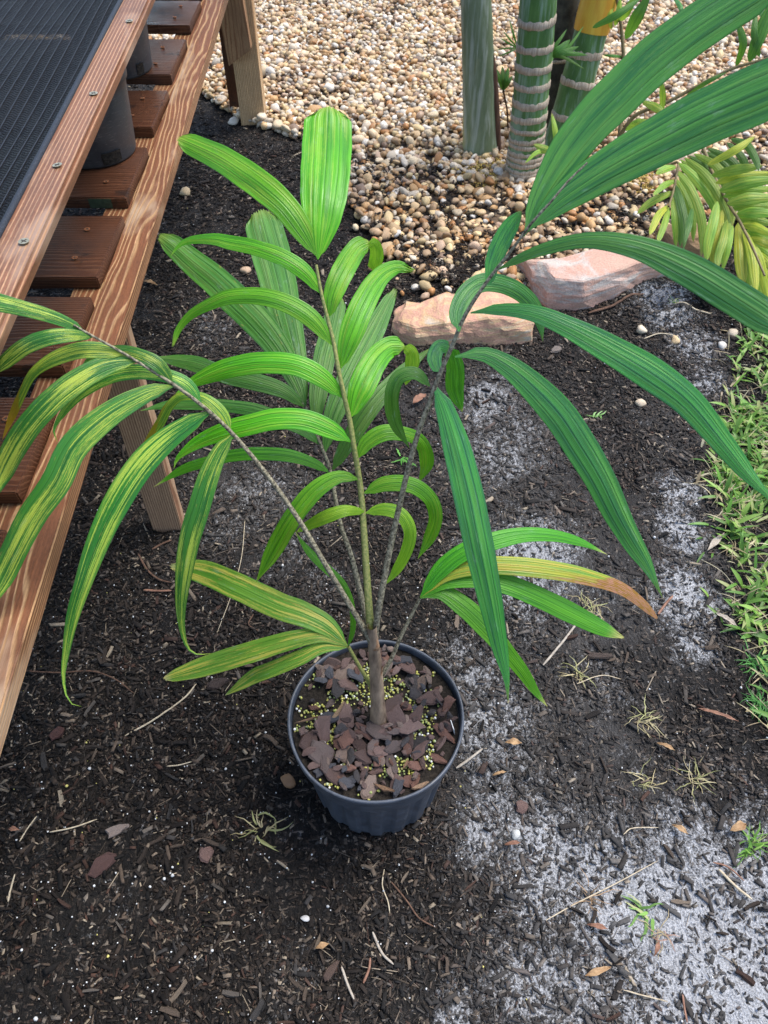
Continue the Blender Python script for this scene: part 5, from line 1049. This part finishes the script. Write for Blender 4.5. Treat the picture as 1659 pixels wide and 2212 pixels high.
for label, pts, r, mt in [
  ('long thin brown root curving over the mulch beside the bench rail', [(45, 1452), (130, 1456), (200, 1453), (250, 1470), (290, 1500)], .0016, 'twig'),
  ('long bent tan grass stalk lying below the streaked leaflet tips', [(272, 1592), (330, 1560), (400, 1510), (425, 1480)], .0019, 'straw'),
  ('reddish brown twig curving behind the low yellowing leaf', [(300, 1200), (320, 1235), (345, 1255), (372, 1262)], .0024, 'twig'),
  ('pale pinkish wood splinter lying level beside the yellowing leaf', [(312, 1278), (345, 1280), (372, 1279)], .0028, 'rust_leaf'),
  ('tall thin straw stalk standing up towards the yellowing leaf', [(530, 1125), (522, 1210), (500, 1290), (470, 1370)], .0008, 'straw'),
  ('straight pale grey stick under the scorched leaflet', [(1172, 1440), (1210, 1395), (1246, 1348)], .0026, 'paletwig'),
  ('thin straight straw lying across the white sand', [(1178, 1990), (1240, 1955), (1330, 1910), (1418, 1862)], .0011, 'straw'),
  ('pale splinter pointing away from the pot rim over the mulch', [(985, 1662), (1010, 1645), (1042, 1620)], .0026, 'paletwig'),
  ('bent dark rootlet in the mulch in front of the pot', [(845, 1365+542), (880, 1950), (905, 1985), (940, 2005)], .0016, 'twig'),
  ('curved thin cream rootlet in the mulch in front of the pot', [(830, 1880), (826, 1915), (838, 1950), (842, 1975)], .0011, 'straw'),
  ('weathered grey stick pointing at the bottom of the sand', [(805, 2015), (825, 2060), (850, 2085)], .0022, 'paletwig'),
  ('pale stick half buried where mulch meets sand', [(738, 2090), (752, 2130), (765, 2160)], .0022, 'paletwig'),
  ('tan split stick lying on the bright sand corner', [(1550, 1880), (1590, 1920), (1622, 1945)], .0026, 'straw'),
  ('thin reddish stem curling on the bright sand', [(1538, 1865), (1570, 1875), (1605, 1905)], .0016, 'rust_leaf'),
  ('long straw crossing the sandy mulch below the stone', [(1450, 662), (1490, 670), (1535, 682)], .0028, 'straw'),
  ('grey stick lying along the foot of the pink stone', [(1270, 680), (1320, 665), (1390, 640)], .0042, 'twig'),
  ('forked pale straw beside a round pebble on the soil', [(1390, 735), (1425, 724), (1465, 730)], .0018, 'straw'),
  ('short white straw lying in the mulch near the left edge', [(20, 1950), (28, 1915), (35, 1890)], .0016, 'straw'),
  ('short green tinged straw on the dark mulch left of the pot', [(45, 1820), (60, 1795), (82, 1765)], .0013, 'straw'),
  ('double tan needle lying on the dark mulch', [(110, 1800), (160, 1790), (212, 1772)], .0014, 'straw'),
  ('short pale straw on dark mulch beside the dead grass tuft', [(362, 1658), (390, 1655), (415, 1648)], .0013, 'straw'),
  ('rust coloured dead needle lying in front of the pot', [(1000-215, 2125), (797, 2095), (800, 2070)], .0022, 'rust_leaf'),
  ('thin bent straw lying near the right edge of the mulch', [(1345, 1615+190), (1362, 1792), (1420, 1790)], .0010, 'straw'),
  ('pale splinter lying on mulch beside the sand strip', [(1420, 1330), (1436, 1308), (1452, 1290)], .0030, 'rust_leaf'),
  ('thin brown root at the right end of the gravel mulch', [(1000, 560), (1030, 572), (1070, 575)], .0018, 'twig'),
  ('tan straw beside the dead grass under the scorched leaflet', [(1245, 1480), (1300, 1462), (1340, 1470)], .0012, 'straw'),
  ('short twig lying on the open soil behind the low leaves', [(548, 1330), (538, 1352), (560, 1366)], .0015, 'twig'),
  ('straight twig lying beside the foot of the bench leg', [(330, 1190), (352, 1178), (372, 1170)], .0026, 'twig'),
  ('white straw lying on mulch below the sand patch', [(1345, 2140), (1380, 2150), (1440, 2165)], .0012, 'straw'),
  ('short rusty needle lying at the bottom edge of the sand', [(1440+32, 2150), (1476, 2180), (1482, 2210)], .0018, 'rust_leaf')]:
    stick('twig' if mt == 'twig' else 'dry_stalk', label, 'twig' if mt in ('twig', 'paletwig') else 'straw', pts, r, M[mt], TW)
def dead_leaf(label, p0, p1, wpx, mat, curl=.5):
    A, B = onground(*p0), onground(*p1); d = (B-A); L = d.length; d.normalize(); s = Vector((-d.y, d.x, 0)); c = (A+B)/2; wd = wpx*(c.y*CP+CAMH*SP)/FPX*.5; n, m = 12, 5; V = []
    for i in range(n):
        t = i/(n-1); ww = wd*.8*math.sin(math.pi*(.04+.93*t))**1.1*(1+.18*math.sin(t*9+p0[0]))
        for j in range(m):
            u = j/(m-1)*2-1; q = A+d*(L*t)+s*(ww*u); V.append((q.x-c.x, q.y-c.y, .007+wd*curl*(u*u)*.8+.006*math.sin(t*3.1)+.0015*math.sin(t*21+u*5)))
    F = [(i*m+j, i*m+j+1, (i+1)*m+j+1, (i+1)*m+j) for i in range(n-1) for j in range(m-1)]
    me = np_mesh('dead_leaf', np.array(V), np.array(F), True); o = link('dead_leaf', me, mat); o.location = (c.x, c.y, hz(c.x, c.y)+.002)
    sm_ = o.modifiers.new('thickness', 'SOLIDIFY'); sm_.thickness = .0006
    return tag(o, label, 'leaf', 'dead leaves on the ground')
for label, p0, p1, wpx, mt in [
  ('golden oval dead leaf on the dark mulch in front of the pot', (682, 2052), (712, 2041), 15, 'tan_leaf'), ('orange curled dead leaf on the right side mulch', (1448, 1785), (1482, 1808), 15, 'tan_leaf'),
  ('tan torn dead leaf beside green weeds at the right edge', (1572, 1800), (1606, 1785), 26, 'tan_leaf'), ('brown dead leaf lying between soil and lawn', (1525, 1195), (1560, 1160), 16, 'paletwig'),
  ('pale twisted dead leaf beside the lawn edge', (1540, 1330), (1588, 1362), 15, 'paletwig'), ('purple brown grass leaf lying near the lawn', (1502, 1537), (1590, 1565), 11, 'rust_leaf'),
  ('two toned orange dead leaf on grey soil right of the pot', (1090, 1608), (1125, 1612), 18, 'tan_leaf'), ('rusty folded dead leaf on the sandy mulch', (1265, 2000), (1310, 2010), 14, 'rust_leaf'),
  ('bright orange small dead leaf by the sand', (1410, 2068), (1420, 2035), 12, 'rust_leaf'), ('curled orange leaf lying at the bottom of the mulch', (1262, 2110), (1316, 2092), 18, 'tan_leaf'),
  ('brown dead leaf on soil beside the bench rail', (312, 612), (342, 625), 12, 'tan_leaf'), ('cream dead leaf lying on mulch left of the lawn', (1415, 1410+200), (1455, 1625), 12, 'tan_leaf'),
  ('small orange leaf on dark mulch near the left edge', (22, 1795), (48, 1798), 12, 'rust_leaf'), ('red flake lying at the edge of the white sand', (1088, 1829), (1122, 1826), 12, 'rust_leaf'),
  ('pink bark flake on the grey soil behind the frond stalk', (892, 880), (920, 860), 24, 'rust_leaf'), ('reddish bark flake behind the bright frond', (905, 985), (920, 960), 20, 'rust_leaf'),
  ('orange leaf bit on soil near the low right leaf', (1062, 1680), (1092, 1672), 9, 'tan_leaf')]: dead_leaf(label, p0, p1, wpx, M[mt])
def tuft(label, px, py, n, L, cols, seed, wd=.0022):
    p = onground(px, py); r = np.random.default_rng(seed); P = p
    a = r.uniform(0, 6.283, n); V, C_ = [], []
    seg = 6; f = [(s*2, s*2+1, s*2+3, s*2+2) for s in range(seg-1)]
    for i in range(n):
        q = np.array([*r.normal(0, L*.16, 2), .003]); e = r.uniform(-.1, .9); l = L*r.uniform(.5, 1.1); yaw = a[i]; w_ = wd*.55*r.uniform(.6, 1.3); rows = []
        for s in range(seg):
            ww = w_*[.6, 1, 1, .8, .5, .08][s]; sd_ = np.array([-math.sin(yaw), math.cos(yaw), .3]); rows += [q-sd_*ww, q+sd_*ww]
            q = q+np.array([math.cos(yaw)*math.cos(e), math.sin(yaw)*math.cos(e), math.sin(e)])*l/(seg-1); q[2] = max(q[2], .004); e -= r.uniform(-.1, .5); yaw += r.uniform(-.5, .5)
        V.append(rows); C_.append(np.array(cols)[r.integers(len(cols))]*r.uniform(.8, 1.2))
    v, f_, c = joined(np.array(V), np.array(f), np.array(C_)); o = link('grass_tuft', np_mesh('grass_tuft', v, f_, True, c), M['grass']); o.location = p; return tag(o, label, 'grass', 'loose grass tufts on the mulch')
DR = [(.50, .43, .24), (.40, .33, .17), (.34, .34, .14)]
tuft('dried yellow grass tuft lying on dark mulch left of the pot', 563, 1795, 18, .055, DR, 1, .0026)
tuft('dried straw tuft lying beneath the scorched leaflet', 1275, 1315, 26, .06, DR, 2, .0016)
tuft('withered tuft lying on mulch right of the pot leaves', 1245, 1458, 16, .05, DR, 3, .0018)
tuft('pale rootlets clump on the mulch right of the pot', 1395, 1690, 22, .055, DR, 4, .0013)
tuft('brown rootlet clump lying beside the sand', 1275, 1985-40, 16, .045, [(.34, .22, .12), (.25, .16, .09)], 5, .0013)
tuft('small green weed seedling lying on the sandy mulch', 1385, 1975, 9, .045, [(.20, .36, .08), (.34, .36, .16), (.14, .26, .06)], 6, .004)
tuft('tiny green seedling on mulch at the foot of the stone', 1040, 545, 22, .06, GC, 7, .0022)
tuft('small green grass sprout on the grey ant sand', 1460, 658, 14, .035, GC, 8, .0016)
tuft('small leafy seedling on the soil below the tall frond', 870, 990, 8, .045, [(.08, .26, .04), (.11, .30, .05)], 9, .005)
tuft('small pale green seedling between wood chips under the arching leaflets', 1288, 902, 7, .03, [(.22, .42, .12)], 10, .004)
tuft('green creeping weed tuft at the right edge of the mulch', 1625, 1830, 26, .05, GC, 11, .003)
tuft('straw roots tangle near the right edge of the mulch', 1500, 1690, 24, .055, DR, 12, .0013)
tuft('green feathery weed beside the lawn edge', 1630, 1430, 60, .05, [(.06, .20, .04), (.09, .26, .06)], 13, .0022)
tuft('second feathery green weed growing below the lawn', 1640, 1525, 60, .05, [(.06, .20, .04), (.09, .26, .06)], 14, .0022)
tuft('withered brown tuft lying on the sand beside the seedling', 1420, 2020, 16, .04, [(.36, .22, .16), (.40, .32, .18)], 15, .0013)
tuft('dried tuft tangled in mulch left of the lawn', 1390, 1560, 20, .05, DR, 16, .0014)
# loose stones on the soil
for label, px, py, r, c in [('rust brown round stone lying left of the pot', 622, 1688, .0135, (.25, .14, .07)), ('cream round pebble on soil right of the tan edging stone', 1384, 718, .017, (.56, .48, .36)), ('orange tan pebble on soil beside the forked straw', 1458, 738, .016, (.55, .40, .22)),
        ('grey tan pebble near the lawn corner', 1580, 725, .017, (.46, .38, .28)), ('flat white pebble near the lawn corner', 1558, 748, .014, (.60, .56, .50)), ('pale tan pebble on soil under the long arching leaflets', 1384, 875, .013, (.52, .42, .30)),
        ('tan pebble on soil beside the bench rail', 402, 420, .022, (.45, .34, .20)), ('brown pebble on soil left of the upright leaflet', 532, 588, .016, (.44, .31, .20)), ('white chalky pebble at the foot of the post', 505, 268, .021, (.62, .58, .50)),
        ('grey white stone chip lying on mulch beside the sand', 1112, 1805, .0085, (.42, .43, .42)), ('white chunk lying on the mulch in front of the pot', 660, 1985, .006, (.45, .45, .45)), ('pale stone on the soil behind the tan stone end', 850, 425, .022, (.64, .61, .56))]:
    p = onground(px, py); o = link('loose_pebble', PEB[(px+py) % 14]); o.color = (*c, 1); o.location = (p.x, p.y, p.z+r*.45); o.scale = (r*1.15, r, r*.7); o.rotation_euler = (0, 0, px*.1); tag(o, label, 'stone', 'loose stones on the soil')
for label, px, py, L, W_, c in [('large reddish bark flake on the dark mulch left of the pot', 220, 1870, .06, .034, (.085, .046, .040)), ('pink broken bark square on the dark mulch', 447, 1846, .04, .03, (.17, .105, .09)), ('peeling whitish bark piece on the dark mulch', 253, 1795, .045, .024, (.24, .19, .165)),
        ('dark red bark block by the bench rail', 127, 1587, .035, .03, (.075, .035, .030)), ('dark oval bark flake in front of the pot', 715, 2100, .05, .018, (.10, .066, .052)), ('pinkish bark piece in mulch right of the pot', 1125, 1745, .03, .028, (.16, .10, .085)),
        ('grey weathered wood chunk at the gravel edge', 1200, 760, .05, .03, (.17, .14, .12)), ('large dark wood chip below the low right leaf', 1290, 1420, .07, .018, (.075, .055, .045)), ('dark wet bark plate beside the bench leg', 470, 1500-20, .05, .03, (.05, .035, .03))]:
    p = onground(px, py); o = link('bark_flake', BKM[(px+py) % 12]); o.color = (*c, 1); o.location = (p.x, p.y, p.z+.008); o.scale = (L*.85, W_*.8, .006); o.rotation_euler = (.12, .10, (px*.37) % 3.1); tag(o, label, 'bark', 'bark flakes on the ground')
